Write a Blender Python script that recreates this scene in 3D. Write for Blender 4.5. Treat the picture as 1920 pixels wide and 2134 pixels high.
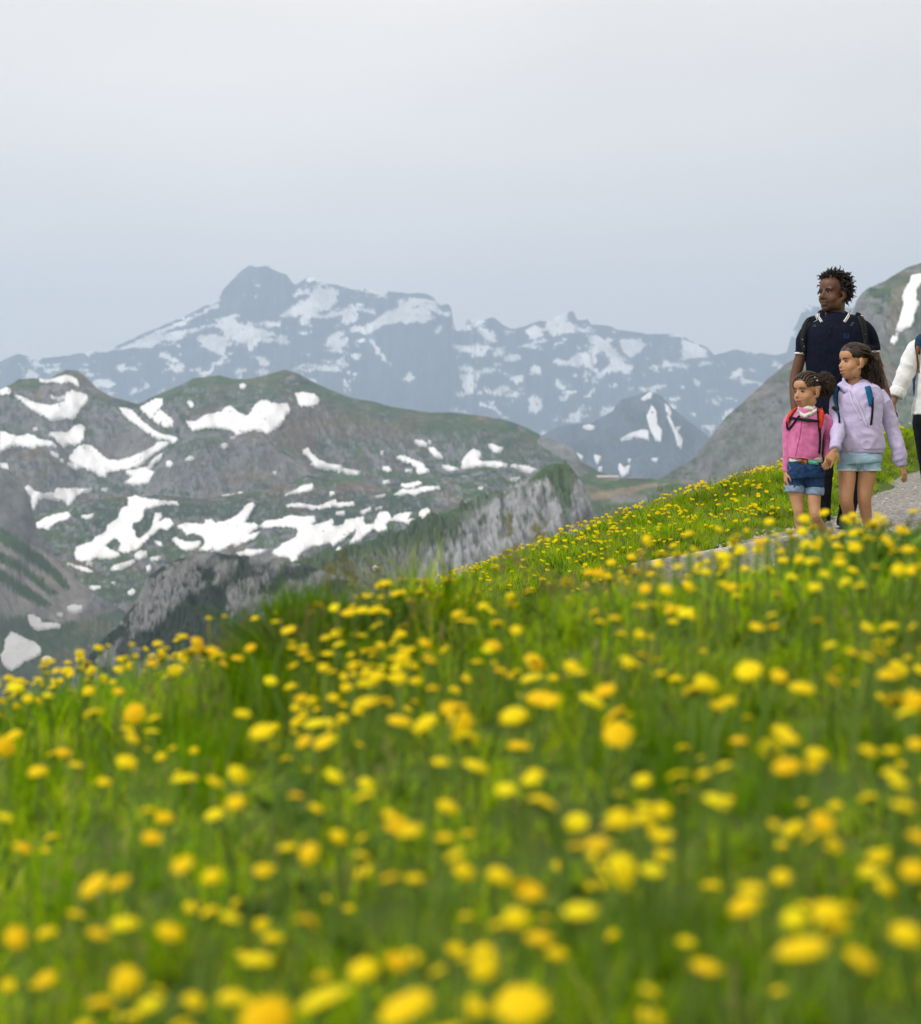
import bpy, bmesh, math, random
import numpy as np
from mathutils import Vector, Matrix, Euler
from mathutils.bvhtree import BVHTree
from mathutils import geometry as mgeo

for o in list(bpy.data.objects): bpy.data.objects.remove(o)
SC = bpy.context.scene
COL = SC.collection
rng = random.Random(7)
nrg = np.random.default_rng(11)

# ------------------------------------------------------------------ camera
F = 4200.0                       # focal length in photo pixels (photo 1920 x 2134)
CX, CY = 960.0, 1067.0
cam_d = bpy.data.cameras.new('camera'); cam = bpy.data.objects.new('camera', cam_d); COL.objects.link(cam)
cam.location = (0, 0, 0); cam.rotation_euler = (math.radians(90), 0, 0)
cam_d.sensor_fit = 'HORIZONTAL'; cam_d.sensor_width = 36.0; cam_d.lens = 36.0 * F / 1920.0
cam_d.clip_start = 0.05; cam_d.clip_end = 60000
cam_d.dof.use_dof = True; cam_d.dof.focus_distance = 13.6; cam_d.dof.aperture_fstop = 4.7
SC.camera = cam

# ------------------------------------------------------------------ sky and sun (thin overcast)
SUN_EL, SUN_AZ = math.radians(46), math.radians(243)      # azimuth clockwise from +Y: from the left, a little behind the camera
w = bpy.data.worlds.new('World'); SC.world = w; w.use_nodes = True
nt = w.node_tree; nt.nodes.clear()
out = nt.nodes.new('ShaderNodeOutputWorld'); bg = nt.nodes.new('ShaderNodeBackground')
sky = nt.nodes.new('ShaderNodeTexSky'); sky.sky_type = 'NISHITA'; sky.sun_disc = False
sky.sun_elevation = SUN_EL; sky.sun_rotation = SUN_AZ; sky.altitude = 1800; sky.dust_density = 3.0
tc = nt.nodes.new('ShaderNodeTexCoord'); mp = nt.nodes.new('ShaderNodeMapping'); mp.inputs['Scale'].default_value = (1.0, 1.0, 3.0); mp.inputs['Location'].default_value = (.35, 0, .2)
cn = nt.nodes.new('ShaderNodeTexNoise'); cn.inputs['Scale'].default_value = 2.2; cn.inputs['Detail'].default_value = 3; cn.inputs['Roughness'].default_value = .45
cr = nt.nodes.new('ShaderNodeMapRange'); cr.inputs['From Min'].default_value = .3; cr.inputs['From Max'].default_value = .7
cr.inputs['To Min'].default_value = .83; cr.inputs['To Max'].default_value = 1.13
cl = nt.nodes.new('ShaderNodeVectorMath'); cl.operation = 'SCALE'; cl.inputs[0].default_value = (9.6, 8.62, 7.65)
mx = nt.nodes.new('ShaderNodeMix'); mx.data_type = 'RGBA'; mx.inputs['Factor'].default_value = .92
nt.links.new(tc.outputs['Generated'], mp.inputs['Vector']); nt.links.new(mp.outputs[0], cn.inputs['Vector'])
nt.links.new(cn.outputs['Fac'], cr.inputs['Value']); nt.links.new(cr.outputs[0], cl.inputs['Scale'])
nt.links.new(sky.outputs[0], mx.inputs['A']); nt.links.new(cl.outputs[0], mx.inputs['B'])
nt.links.new(mx.outputs['Result'], bg.inputs['Color']); bg.inputs['Strength'].default_value = .094
nt.links.new(bg.outputs[0], out.inputs['Surface'])
sd = bpy.data.lights.new('sun', 'SUN'); sun = bpy.data.objects.new('sun', sd); COL.objects.link(sun)
sd.energy = 1.5; sd.angle = math.radians(14); sd.color = (1.0, .98, .95)
sdir = Vector((math.sin(SUN_AZ) * math.cos(SUN_EL), math.cos(SUN_AZ) * math.cos(SUN_EL), math.sin(SUN_EL)))
sun.rotation_euler = sdir.to_track_quat('Z', 'Y').to_euler(); sun.location = (0, 0, 60)

SC.view_settings.view_transform = 'Standard'; SC.view_settings.look = 'None'
SC.view_settings.gamma = 1.0; SC.view_settings.use_curve_mapping = False
SC.view_settings.exposure = 0.52
SC.render.engine = 'CYCLES'
cy = SC.cycles
cy.use_denoising = True
try: cy.denoiser = 'OPENIMAGEDENOISE'
except Exception: pass
cy.max_bounces = 7; cy.diffuse_bounces = 3; cy.glossy_bounces = 2; cy.transmission_bounces = 3
cy.volume_bounces = 3; cy.transparent_max_bounces = 8
cy.use_adaptive_sampling = True; cy.adaptive_threshold = .015
cy.sample_clamp_indirect = 6

# ------------------------------------------------------------------ helpers
def at(px, py, Y):
    """the point at depth Y that the photo shows at (px, py)"""
    return Vector(((px - CX) / F * Y, Y, (CY - py) / F * Y))

def lin(r, g, b):
    f = lambda c: (c / 255 / 12.92) if c / 255 <= .04045 else ((c / 255 + .055) / 1.055) ** 2.4
    return (f(r), f(g), f(b))

def tag(o, label=None, cat=None, group=None, kind=None):
    if label: o['label'] = label
    if cat: o['category'] = cat
    if group: o['group'] = group
    if kind: o['kind'] = kind
    return o

def empty(name, loc=(0, 0, 0)):
    o = bpy.data.objects.new(name, None); COL.objects.link(o); o.location = loc; o.empty_display_size = .1
    return o

def mesh_obj(name, verts, faces, mat=None, parent=None, smooth=True):
    me = bpy.data.meshes.new(name)
    me.from_pydata([tuple(v) for v in verts], [], [tuple(f) for f in faces]); me.update()
    return link_mesh(name, me, mat, parent, smooth)

def link_mesh(name, me, mat=None, parent=None, smooth=True):
    o = bpy.data.objects.new(name, me); COL.objects.link(o)
    if mat is not None:
        me.materials.clear(); me.materials.append(mat)
    if smooth: me.polygons.foreach_set('use_smooth', [True] * len(me.polygons))
    if parent is not None:
        o.parent = parent; o.matrix_parent_inverse = Matrix.Identity(4)
        o.location = -Vector(parent.location)          # vertices stay in world coordinates
    return o

def grid_mesh(name, V, mat, smooth=True):
    """V: (ny, nx, 3) array"""
    ny, nx, _ = V.shape
    me = bpy.data.meshes.new(name)
    me.vertices.add(ny * nx); me.vertices.foreach_set('co', V.reshape(-1).astype(np.float32))
    i = np.arange(ny - 1)[:, None] * nx + np.arange(nx - 1)[None, :]
    q = np.stack([i, i + 1, i + nx + 1, i + nx], -1).reshape(-1, 4)
    me.loops.add(q.size); me.loops.foreach_set('vertex_index', q.reshape(-1).astype(np.int32))
    me.polygons.add(len(q)); me.polygons.foreach_set('loop_start', np.arange(0, q.size, 4, dtype=np.int32))
    me.polygons.foreach_set('loop_total', np.full(len(q), 4, dtype=np.int32))
    me.update(calc_edges=True); me.validate()
    return link_mesh(name, me, mat, None, smooth)

def set_color(me, C, name='Col'):
    a = me.color_attributes.new(name, 'FLOAT_COLOR', 'POINT')
    C4 = np.ones((len(me.vertices), 4), np.float32); C4[:, :3] = C
    a.data.foreach_set('color', C4.reshape(-1))

# numpy gradient noise
_PERM = np.random.default_rng(5).permutation(1024).astype(np.int32); _PERM = np.concatenate([_PERM, _PERM])
_ga = np.random.default_rng(6).random(1024) * 2 * np.pi
_G2 = np.stack([np.cos(_ga), np.sin(_ga)], 1).astype(np.float32)
_gv = np.random.default_rng(8).normal(size=(1024, 3)); _G3 = (_gv / np.linalg.norm(_gv, axis=1)[:, None]).astype(np.float32)
def noise3(x, y, z=0.0, seed=0):
    x = np.asarray(x, np.float32); y = np.asarray(y, np.float32); z = np.asarray(z, np.float32)
    if x.ndim < y.ndim or y.ndim < x.ndim: x, y = np.broadcast_arrays(x, y)
    sm = lambda t: t * t * t * (t * (t * 6 - 15) + 10)
    x0 = np.floor(x); y0 = np.floor(y); fx = x - x0; fy = y - y0; ix = x0.astype(np.int32); iy = y0.astype(np.int32); u = sm(fx); v = sm(fy)
    if z.ndim == 0:                                       # a 2D slice
        sd = (seed * 131 + int(round(float(z) * 1000)) * 7) & 1023
        def g(dx, dy):
            q = _G2[_PERM[_PERM[(ix + dx + sd) & 1023] + ((iy + dy) & 1023)]]
            return q[..., 0] * (fx - dx) + q[..., 1] * (fy - dy)
        a = g(0, 0); a = a + u * (g(1, 0) - a); b = g(0, 1); b = b + u * (g(1, 1) - b)
        return (a + v * (b - a)) * 1.45
    z0 = np.floor(z); fz = z - z0; iz = z0.astype(np.int32); q_ = sm(fz); sd = (seed * 131) & 1023
    def g3(dx, dy, dz):
        q = _G3[_PERM[_PERM[_PERM[(ix + dx + sd) & 1023] + ((iy + dy) & 1023)] + ((iz + dz) & 1023)]]
        return q[..., 0] * (fx - dx) + q[..., 1] * (fy - dy) + q[..., 2] * (fz - dz)
    r = []
    for dz in (0, 1):
        a = g3(0, 0, dz); a = a + u * (g3(1, 0, dz) - a); b = g3(0, 1, dz); b = b + u * (g3(1, 1, dz) - b); r.append(a + v * (b - a))
    return (r[0] + q_ * (r[1] - r[0])) * 1.6

def fbm(x, y, z=0.0, oct=4, seed=0, gain=.5):
    r = 0; a = 1; t = 0
    for k in range(oct):
        r = r + a * noise3(x * 2 ** k, y * 2 ** k, np.asarray(z) * 2 ** k, seed + k * 13); t += a; a *= gain
    return r / t

def ridged(x, y, z=0.0, oct=4, seed=0, gain=.55):
    r = 0; a = 1; t = 0
    for k in range(oct):
        r = r + a * (1 - 2 * np.abs(noise3(x * 2 ** k, y * 2 ** k, np.asarray(z) * 2 ** k, seed + k * 13))); t += a; a *= gain
    return r / t

def sstep(a, b, t):
    t = np.clip((np.asarray(t, float) - a) / (b - a), 0, 1); return t * t * (3 - 2 * t)

# ------------------------------------------------------------------ materials
def new_mat(name):
    m = bpy.data.materials.new(name); m.use_nodes = True
    return m, m.node_tree, m.node_tree.nodes['Principled BSDF']

def N(t, typ, **kw):
    n = t.nodes.new(typ)
    for k, v in kw.items():
        if k in n.inputs: n.inputs[k].default_value = v
        else: setattr(n, k, v)
    return n

def noise_mat(name, c0, c1, scale=20.0, rough=.8, detail=5, bump=0.0, bscale=None, bdist=.01, spec=.3, lo=.35, hi=.65, stretch=None, sheen=0.0):
    m, t, p = new_mat(name)
    co = N(t, 'ShaderNodeTexCoord'); src = co.outputs['Object']
    if stretch:
        mp = N(t, 'ShaderNodeMapping', Scale=stretch); t.links.new(src, mp.inputs['Vector']); src = mp.outputs[0]
    n = N(t, 'ShaderNodeTexNoise', Scale=scale, Detail=detail, Roughness=.6)
    t.links.new(src, n.inputs['Vector'])
    r = N(t, 'ShaderNodeValToRGB'); r.color_ramp.elements[0].position = lo; r.color_ramp.elements[1].position = hi
    r.color_ramp.elements[0].color = (*c0, 1); r.color_ramp.elements[1].color = (*c1, 1)
    t.links.new(n.outputs['Fac'], r.inputs['Fac']); t.links.new(r.outputs[0], p.inputs['Base Color'])
    p.inputs['Roughness'].default_value = rough; p.inputs['Specular IOR Level'].default_value = spec
    if sheen: p.inputs['Sheen Weight'].default_value = sheen
    if bump:
        b = N(t, 'ShaderNodeBump', Strength=bump, Distance=bdist); n2 = N(t, 'ShaderNodeTexNoise', Scale=bscale or scale * 3, Detail=4)
        t.links.new(src, n2.inputs['Vector']); t.links.new(n2.outputs['Fac'], b.inputs['Height']); t.links.new(b.outputs[0], p.inputs['Normal'])
    return m
# ================================================================== THE SETTING: our own hillside
# control points (x, y, z) of the meadow, z relative to the eye
CTRL = []
for y in (-4, -1, 1, 2.2, 3.2, 4.1):                      # near meadow, rises away and to the right
    for x in (-5, -3, -1.5, -.5, .5, 1.5, 3, 5):
        lat = .185 * x - .06 * min(x * x, 9) if x < 0 else .135 * x
        CTRL.append((x, y, -.68 + .102 * y + lat * (.75 + .06 * y) - (.03 * max(0, abs(x) - 2) ** 2)))
for x in (-4, -1.8, .2, 1.6, 3.4, 6):                      # the dip behind the near crest
    CTRL.append((x, 6.6, -.62 + .2 * x - .02 * x * (x < 0)))
    CTRL.append((x * 1.25, 9.4, -.92 + .28 * x))
PATH = [(-7, 9.2, -2.8), (-3, 11.7, -1.62), (-1, 12.5, -.98), (.2, 12.75, -1.0), (1.1, 12.85, -.60), (1.6, 12.95, -.43), (2.2, 13.2, -.24), (2.75, 13.8, -.15), (3.3, 15, -.085),
        (4.0, 17, .09), (5.2, 20.5, .40), (7, 25, .85), (11, 33, 1.6)]
CREST = [(-6, 11.5, -2.5), (-2, 13.2, -1.22), (.14, 14.5, -.53), (.886, 15.5, -.27), (1.71, 16.3, -.02), (2.59, 17.0, .24), (3.6, 19, .50), (4.77, 22, .80), (5.26, 23, .93), (9, 31, 1.9)]
for p in PATH: CTRL.append(p)
for p in CREST: CTRL.append(p)
for (x, y, z) in CREST:                                    # convex, then falling away behind the skyline
    CTRL.append((x - .5, y + 1.6, z - .22)); CTRL.append((x - 1.4, y + 4.5, z - 1.7))
for (x, y, z) in PATH[1:9]:                                # the outer shoulder of the path
    CTRL.append((x + .45, y - .95, z - .12)); CTRL.append((x + .9, y - 1.5, z - .36)); CTRL.append((x + 1.4, y - 2.4, z - .42))
for p in ((9, 12, .6), (9, 20, .95), (12, 6, 1.0), (14, 26, 2.0), (9, -3, .2), (-9, 0, -3.0), (-10, 9, -4.4), (-9, 16, -4.6), (0, 24, -3.4), (4, 30, -2.4)):
    CTRL.append(p)
CP = np.array(CTRL, float)
def _tps(r2): return np.where(r2 > 1e-12, .5 * r2 * np.log(np.maximum(r2, 1e-12)), 0)
_n = len(CP); _A = np.zeros((_n + 3, _n + 3))
_d2 = ((CP[:, None, :2] - CP[None, :, :2]) ** 2).sum(-1)
_A[:_n, :_n] = _tps(_d2) + np.eye(_n) * .02; _A[:_n, _n] = 1; _A[:_n, _n + 1:] = CP[:, :2]; _A[_n, :_n] = 1; _A[_n + 1:, :_n] = CP[:, :2].T
_W = np.linalg.solve(_A, np.concatenate([CP[:, 2], np.zeros(3)]))
# dense path centreline (Catmull-Rom)
def catmull(P, k=12):
    P = np.array(P, float); P = np.vstack([2 * P[0] - P[1], P, 2 * P[-1] - P[-2]]); R = []
    for i in range(1, len(P) - 2):
        for t in np.linspace(0, 1, k, endpoint=False):
            a, b, c, d = P[i - 1:i + 3]
            R.append(.5 * ((2 * b) + (-a + c) * t + (2 * a - 5 * b + 4 * c - d) * t * t + (-a + 3 * b - 3 * c + d) * t ** 3))
    R.append(P[-2]); return np.array(R)
PC = catmull(PATH, 14); HALF = .62
def path_near(x, y):
    x = np.asarray(x, float).ravel(); y = np.asarray(y, float).ravel()
    d2 = (x[:, None] - PC[None, :, 0]) ** 2 + (y[:, None] - PC[None, :, 1]) ** 2
    k = d2.argmin(1); return np.sqrt(d2[np.arange(len(k)), k]), PC[k, 2]
def ground_z(x, y):
    """height of the hillside (vectorised)"""
    x = np.asarray(x, float); y = np.asarray(y, float); sh = np.broadcast(x, y).shape
    X = np.broadcast_to(x, sh).ravel(); Yv = np.broadcast_to(y, sh).ravel()
    R = np.zeros(len(X))
    for s in range(0, len(X), 20000):
        xs, ys = np.clip(X[s:s + 20000], -11, 14), np.clip(Yv[s:s + 20000], -5, 34)
        d2 = (xs[:, None] - CP[None, :, 0]) ** 2 + (ys[:, None] - CP[None, :, 1]) ** 2
        z = _tps(d2) @ _W[:_n] + _W[_n] + xs * _W[_n + 1] + ys * _W[_n + 2]
        ox = X[s:s + 20000] - xs; oy = Yv[s:s + 20000] - ys
        z = z + .02 * fbm(xs * 1.3, ys * 1.3, 0, 3, 5)
        pd, pz = path_near(xs, ys); k = sstep(HALF + .45, HALF - .05, pd)
        z = z * (1 - k) + (pz - .012) * k
        z = z + np.where(ox > 0, .28 * ox - .0006 * ox ** 2, .42 * ox) - .5 * np.maximum(oy, 0) + .25 * np.minimum(oy, 0)
        R[s:s + 20000] = np.maximum(z, -560 + .02 * fbm(X[s:s + 20000] / 50, Yv[s:s + 20000] / 50))
    return R.reshape(sh) if sh else R[0]

# soil under the turf
m_soil = noise_mat('meadow_soil', (.035, .065, .006), (.075, .125, .010), 9, .95, bump=.5, bscale=40)
def warp(n, lo, hi, mid, k):
    t = np.linspace(-1, 1, n); s = np.sinh(t * k) / math.sinh(k)
    return np.where(s < 0, mid + s * (mid - lo), mid + s * (hi - mid))
gx = warp(300, -1300, 900, 1.5, 5.2); gy = warp(330, -420, 1250, 9.0, 4.6)
GX, GY = np.meshgrid(gx, gy); GZ = ground_z(GX, GY)
hill = grid_mesh('ground', np.stack([GX, GY, GZ], -1), m_soil)
tag(hill, 'green meadow hillside sloping up to the right under the grass and flowers', 'meadow', kind='structure')

# gravel path
def gravel_mat():
    m, t, p = new_mat('gravel')
    co = N(t, 'ShaderNodeTexCoord')
    v = N(t, 'ShaderNodeTexVoronoi', Scale=55.0); v2 = N(t, 'ShaderNodeTexVoronoi', Scale=140.0); n = N(t, 'ShaderNodeTexNoise', Scale=3.0, Detail=4)
    for q in (v, v2, n): t.links.new(co.outputs['Object'], q.inputs['Vector'])
    hs = N(t, 'ShaderNodeSeparateColor'); t.links.new(v.outputs['Color'], hs.inputs[0])
    r = N(t, 'ShaderNodeValToRGB'); r.color_ramp.elements[0].color = (.22, .215, .205, 1); r.color_ramp.elements[1].color = (.62, .61, .585, 1)
    t.links.new(hs.outputs[0], r.inputs['Fac'])
    r2 = N(t, 'ShaderNodeValToRGB'); r2.color_ramp.elements[0].color = (.6, .58, .53, 1); r2.color_ramp.elements[1].color = (1, 1, 1, 1)
    t.links.new(n.outputs['Fac'], r2.inputs['Fac'])
    mm = N(t, 'ShaderNodeMix', data_type='RGBA', blend_type='MULTIPLY'); mm.inputs['Factor'].default_value = 1
    t.links.new(r.outputs[0], mm.inputs['A']); t.links.new(r2.outputs[0], mm.inputs['B']); t.links.new(mm.outputs['Result'], p.inputs['Base Color'])
    p.inputs['Roughness'].default_value = .9
    ad = N(t, 'ShaderNodeMath', operation='ADD'); t.links.new(v.outputs['Distance'], ad.inputs[0]); t.links.new(v2.outputs['Distance'], ad.inputs[1])
    b = N(t, 'ShaderNodeBump', Strength=1.0, Distance=.012); b.invert = True; t.links.new(ad.outputs[0], b.inputs['Height']); t.links.new(b.outputs[0], p.inputs['Normal'])
    return m
m_gravel = gravel_mat()
T = np.gradient(PC[:, :2], axis=0); T /= np.linalg.norm(T, axis=1)[:, None]; NRM = np.stack([T[:, 1], -T[:, 0]], 1)
offs = np.linspace(-1, 1, 31)
fine = np.linspace(0, len(PC) - 1, 700); PCf = np.stack([np.interp(fine, np.arange(len(PC)), PC[:, k]) for k in range(3)], 1)
NF = np.stack([np.interp(fine, np.arange(len(PC)), NRM[:, k]) for k in range(2)], 1)
hw = HALF + .13 + .07 * fbm(fine * .35, 0, 3, 3, 4)
PX = PCf[:, None, 0] + NF[:, None, 0] * offs[None] * hw[:, None]; PY = PCf[:, None, 1] + NF[:, None, 1] * offs[None] * hw[:, None]
PZ = PCf[:, None, 2] + .012 * (1 - offs[None] ** 2) - .04 * sstep(.86, 1.0, np.abs(offs[None])) + .012 * fbm(PX * 4, PY * 4, 0, 3, 8)
path = grid_mesh('path', np.stack([PX, PY, PZ], -1), m_gravel)
tag(path, 'pale gravel hiking path curving down the slope under the walkers', 'path', kind='structure')
# loose stones on the path
sv, sf = [], []
for k in range(2600):
    i = rng.randrange(170, 560); o_ = rng.uniform(-1.05, 1.05); x = PCf[i, 0] + NF[i, 0] * o_ * hw[i]; y = PCf[i, 1] + NF[i, 1] * o_ * hw[i]
    z = PCf[i, 2] + .006; s = rng.choice((.006, .008, .011, .016)) * rng.uniform(.7, 1.4); b0 = len(sv); a = rng.random() * 6.28
    for j in range(5):
        sv.append((x + s * math.cos(a + j * 1.257) * rng.uniform(.7, 1.2), y + s * math.sin(a + j * 1.257) * rng.uniform(.7, 1.2), z + s * .15))
    sv.append((x + rng.uniform(-.3, .3) * s, y, z + s * rng.uniform(.6, 1)))
    for j in range(5): sf.append((b0 + j, b0 + (j + 1) % 5, b0 + 5))
gs = mesh_obj('gravel', sv, sf, noise_mat('pebbles', (.24, .235, .225), (.62, .61, .58), 30, .9), None, False)
tag(gs, 'loose pale grey pebbles scattered over the hiking path', 'gravel', kind='stuff')

# ------------------------------------------------------------------ weathered timber edging beside the path
m_wood = noise_mat('weathered_wood', (.36, .355, .34), (.62, .61, .585), 7, .85, bump=.5, bscale=30, stretch=(1.5, 14, 14))
def beam(name, p0, p1, wd, ht, mat, parent, bev=.012, seed=0):
    p0, p1 = Vector(p0), Vector(p1); d = (p1 - p0); L = d.length; n = 14
    side = d.cross(Vector((0, 0, 1))).normalized(); up = side.cross(d).normalized(); V, Fc = [], []
    sec = [(-1, -1), (1, -1), (1, .82), (.86, 1), (-.86, 1), (-1, .82)]
    for i in range(n + 1):
        c = p0 + d * (i / n)
        for j, (a, b) in enumerate(sec):
            q = .004 * float(noise3(i * .7 + seed, j * 1.7, seed))
            V.append(c + side * (a * wd / 2 + q) + up * (b * ht / 2 + q))
    k = len(sec)
    for i in range(n):
        for j in range(k): Fc.append((i * k + j, i * k + (j + 1) % k, (i + 1) * k + (j + 1) % k, (i + 1) * k + j))
    Fc.append(tuple(range(k))[::-1]); Fc.append(tuple(n * k + j for j in range(k)))
    return mesh_obj(name, V, Fc, mat, parent, False)
pl0, pl1 = at(1330, 1174, 12.13), at(1662, 1114, 12.5)
edging = empty('path_edging', pl0 + Vector((0, 0, -.2)))
tag(edging, 'weathered grey timber edging along the gravel path beside the smaller girl', 'timber edging')
md = pl0.lerp(pl1, .56)
gap = (pl1 - pl0).normalized() * .006
for (a, b, s) in ((pl0, md - gap, 1), (md + gap, pl1, 2)):
    beam('plank', a - Vector((0, 0, .075)), b - Vector((0, 0, .075)), .07, .15, m_wood, edging, seed=s)
m_stake = noise_mat('stake_wood', (.10, .085, .07), (.22, .20, .17), 14, .9)
for tpos in (.08, .5, .93):
    c = pl0.lerp(pl1, tpos) + Vector((.0, -.058, -.055))
    beam('stake', c + Vector((0, 0, -.25)), c + Vector((.0001, .0, .03)), .05, .045, m_stake, edging, seed=tpos * 9)
# ================================================================== MOUNTAINS
def mountain_mat(name, fine, bump, bs, var=.4):
    m, t, p = new_mat(name)
    a = N(t, 'ShaderNodeAttribute'); a.attribute_name = 'Col'
    co = N(t, 'ShaderNodeTexCoord')
    n = N(t, 'ShaderNodeTexNoise', Scale=fine, Detail=6, Roughness=.65); t.links.new(co.outputs['Object'], n.inputs['Vector'])
    r = N(t, 'ShaderNodeMapRange'); r.inputs['From Min'].default_value = .3; r.inputs['From Max'].default_value = .7; r.inputs['To Min'].default_value = 1 - var; r.inputs['To Max'].default_value = 1 + var
    t.links.new(n.outputs['Fac'], r.inputs['Value'])
    s = N(t, 'ShaderNodeVectorMath', operation='SCALE'); t.links.new(a.outputs['Color'], s.inputs[0]); t.links.new(r.outputs[0], s.inputs['Scale'])
    t.links.new(s.outputs[0], p.inputs['Base Color']); p.inputs['Roughness'].default_value = .95; p.inputs['Specular IOR Level'].default_value = .1
    b = N(t, 'ShaderNodeBump', Strength=bump, Distance=bs); t.links.new(n.outputs['Fac'], b.inputs['Height']); t.links.new(b.outputs[0], p.inputs['Normal'])
    return m
def snow_mat():
    m, t, p = new_mat('snow')
    co = N(t, 'ShaderNodeTexCoord'); n = N(t, 'ShaderNodeTexNoise', Scale=.03, Detail=5)
    t.links.new(co.outputs['Object'], n.inputs['Vector'])
    r = N(t, 'ShaderNodeValToRGB'); r.color_ramp.elements[0].position = .3; r.color_ramp.elements[0].color = (.86, .86, .86, 1); r.color_ramp.elements[1].color = (.95, .95, .95, 1)
    t.links.new(n.outputs['Fac'], r.inputs['Fac']); t.links.new(r.outputs[0], p.inputs['Base Color']); p.inputs['Roughness'].default_value = .8
    return m
m_snow = snow_mat()

GRASS = np.array((.050, .090, .034)); DARK = np.array((.026, .050, .030)); BROWN = np.array((.125, .098, .062))
ROCK = np.array((.20, .20, .205)); SCREE = np.array((.205, .19, .18)); PINE = np.array((.022, .036, .030)); LIME = np.array((.255, .26, .27))
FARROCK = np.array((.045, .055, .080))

def inside(poly, px, py):
    c = np.zeros(px.shape, bool); n = len(poly)
    for i in range(n):
        x0, y0 = poly[i]; x1, y1 = poly[(i + 1) % n]
        if y0 == y1: continue
        k = ((y0 > py) != (y1 > py)) & (px < (x1 - x0) * (py - y0) / (y1 - y0) + x0); c ^= k
    return c

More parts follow.
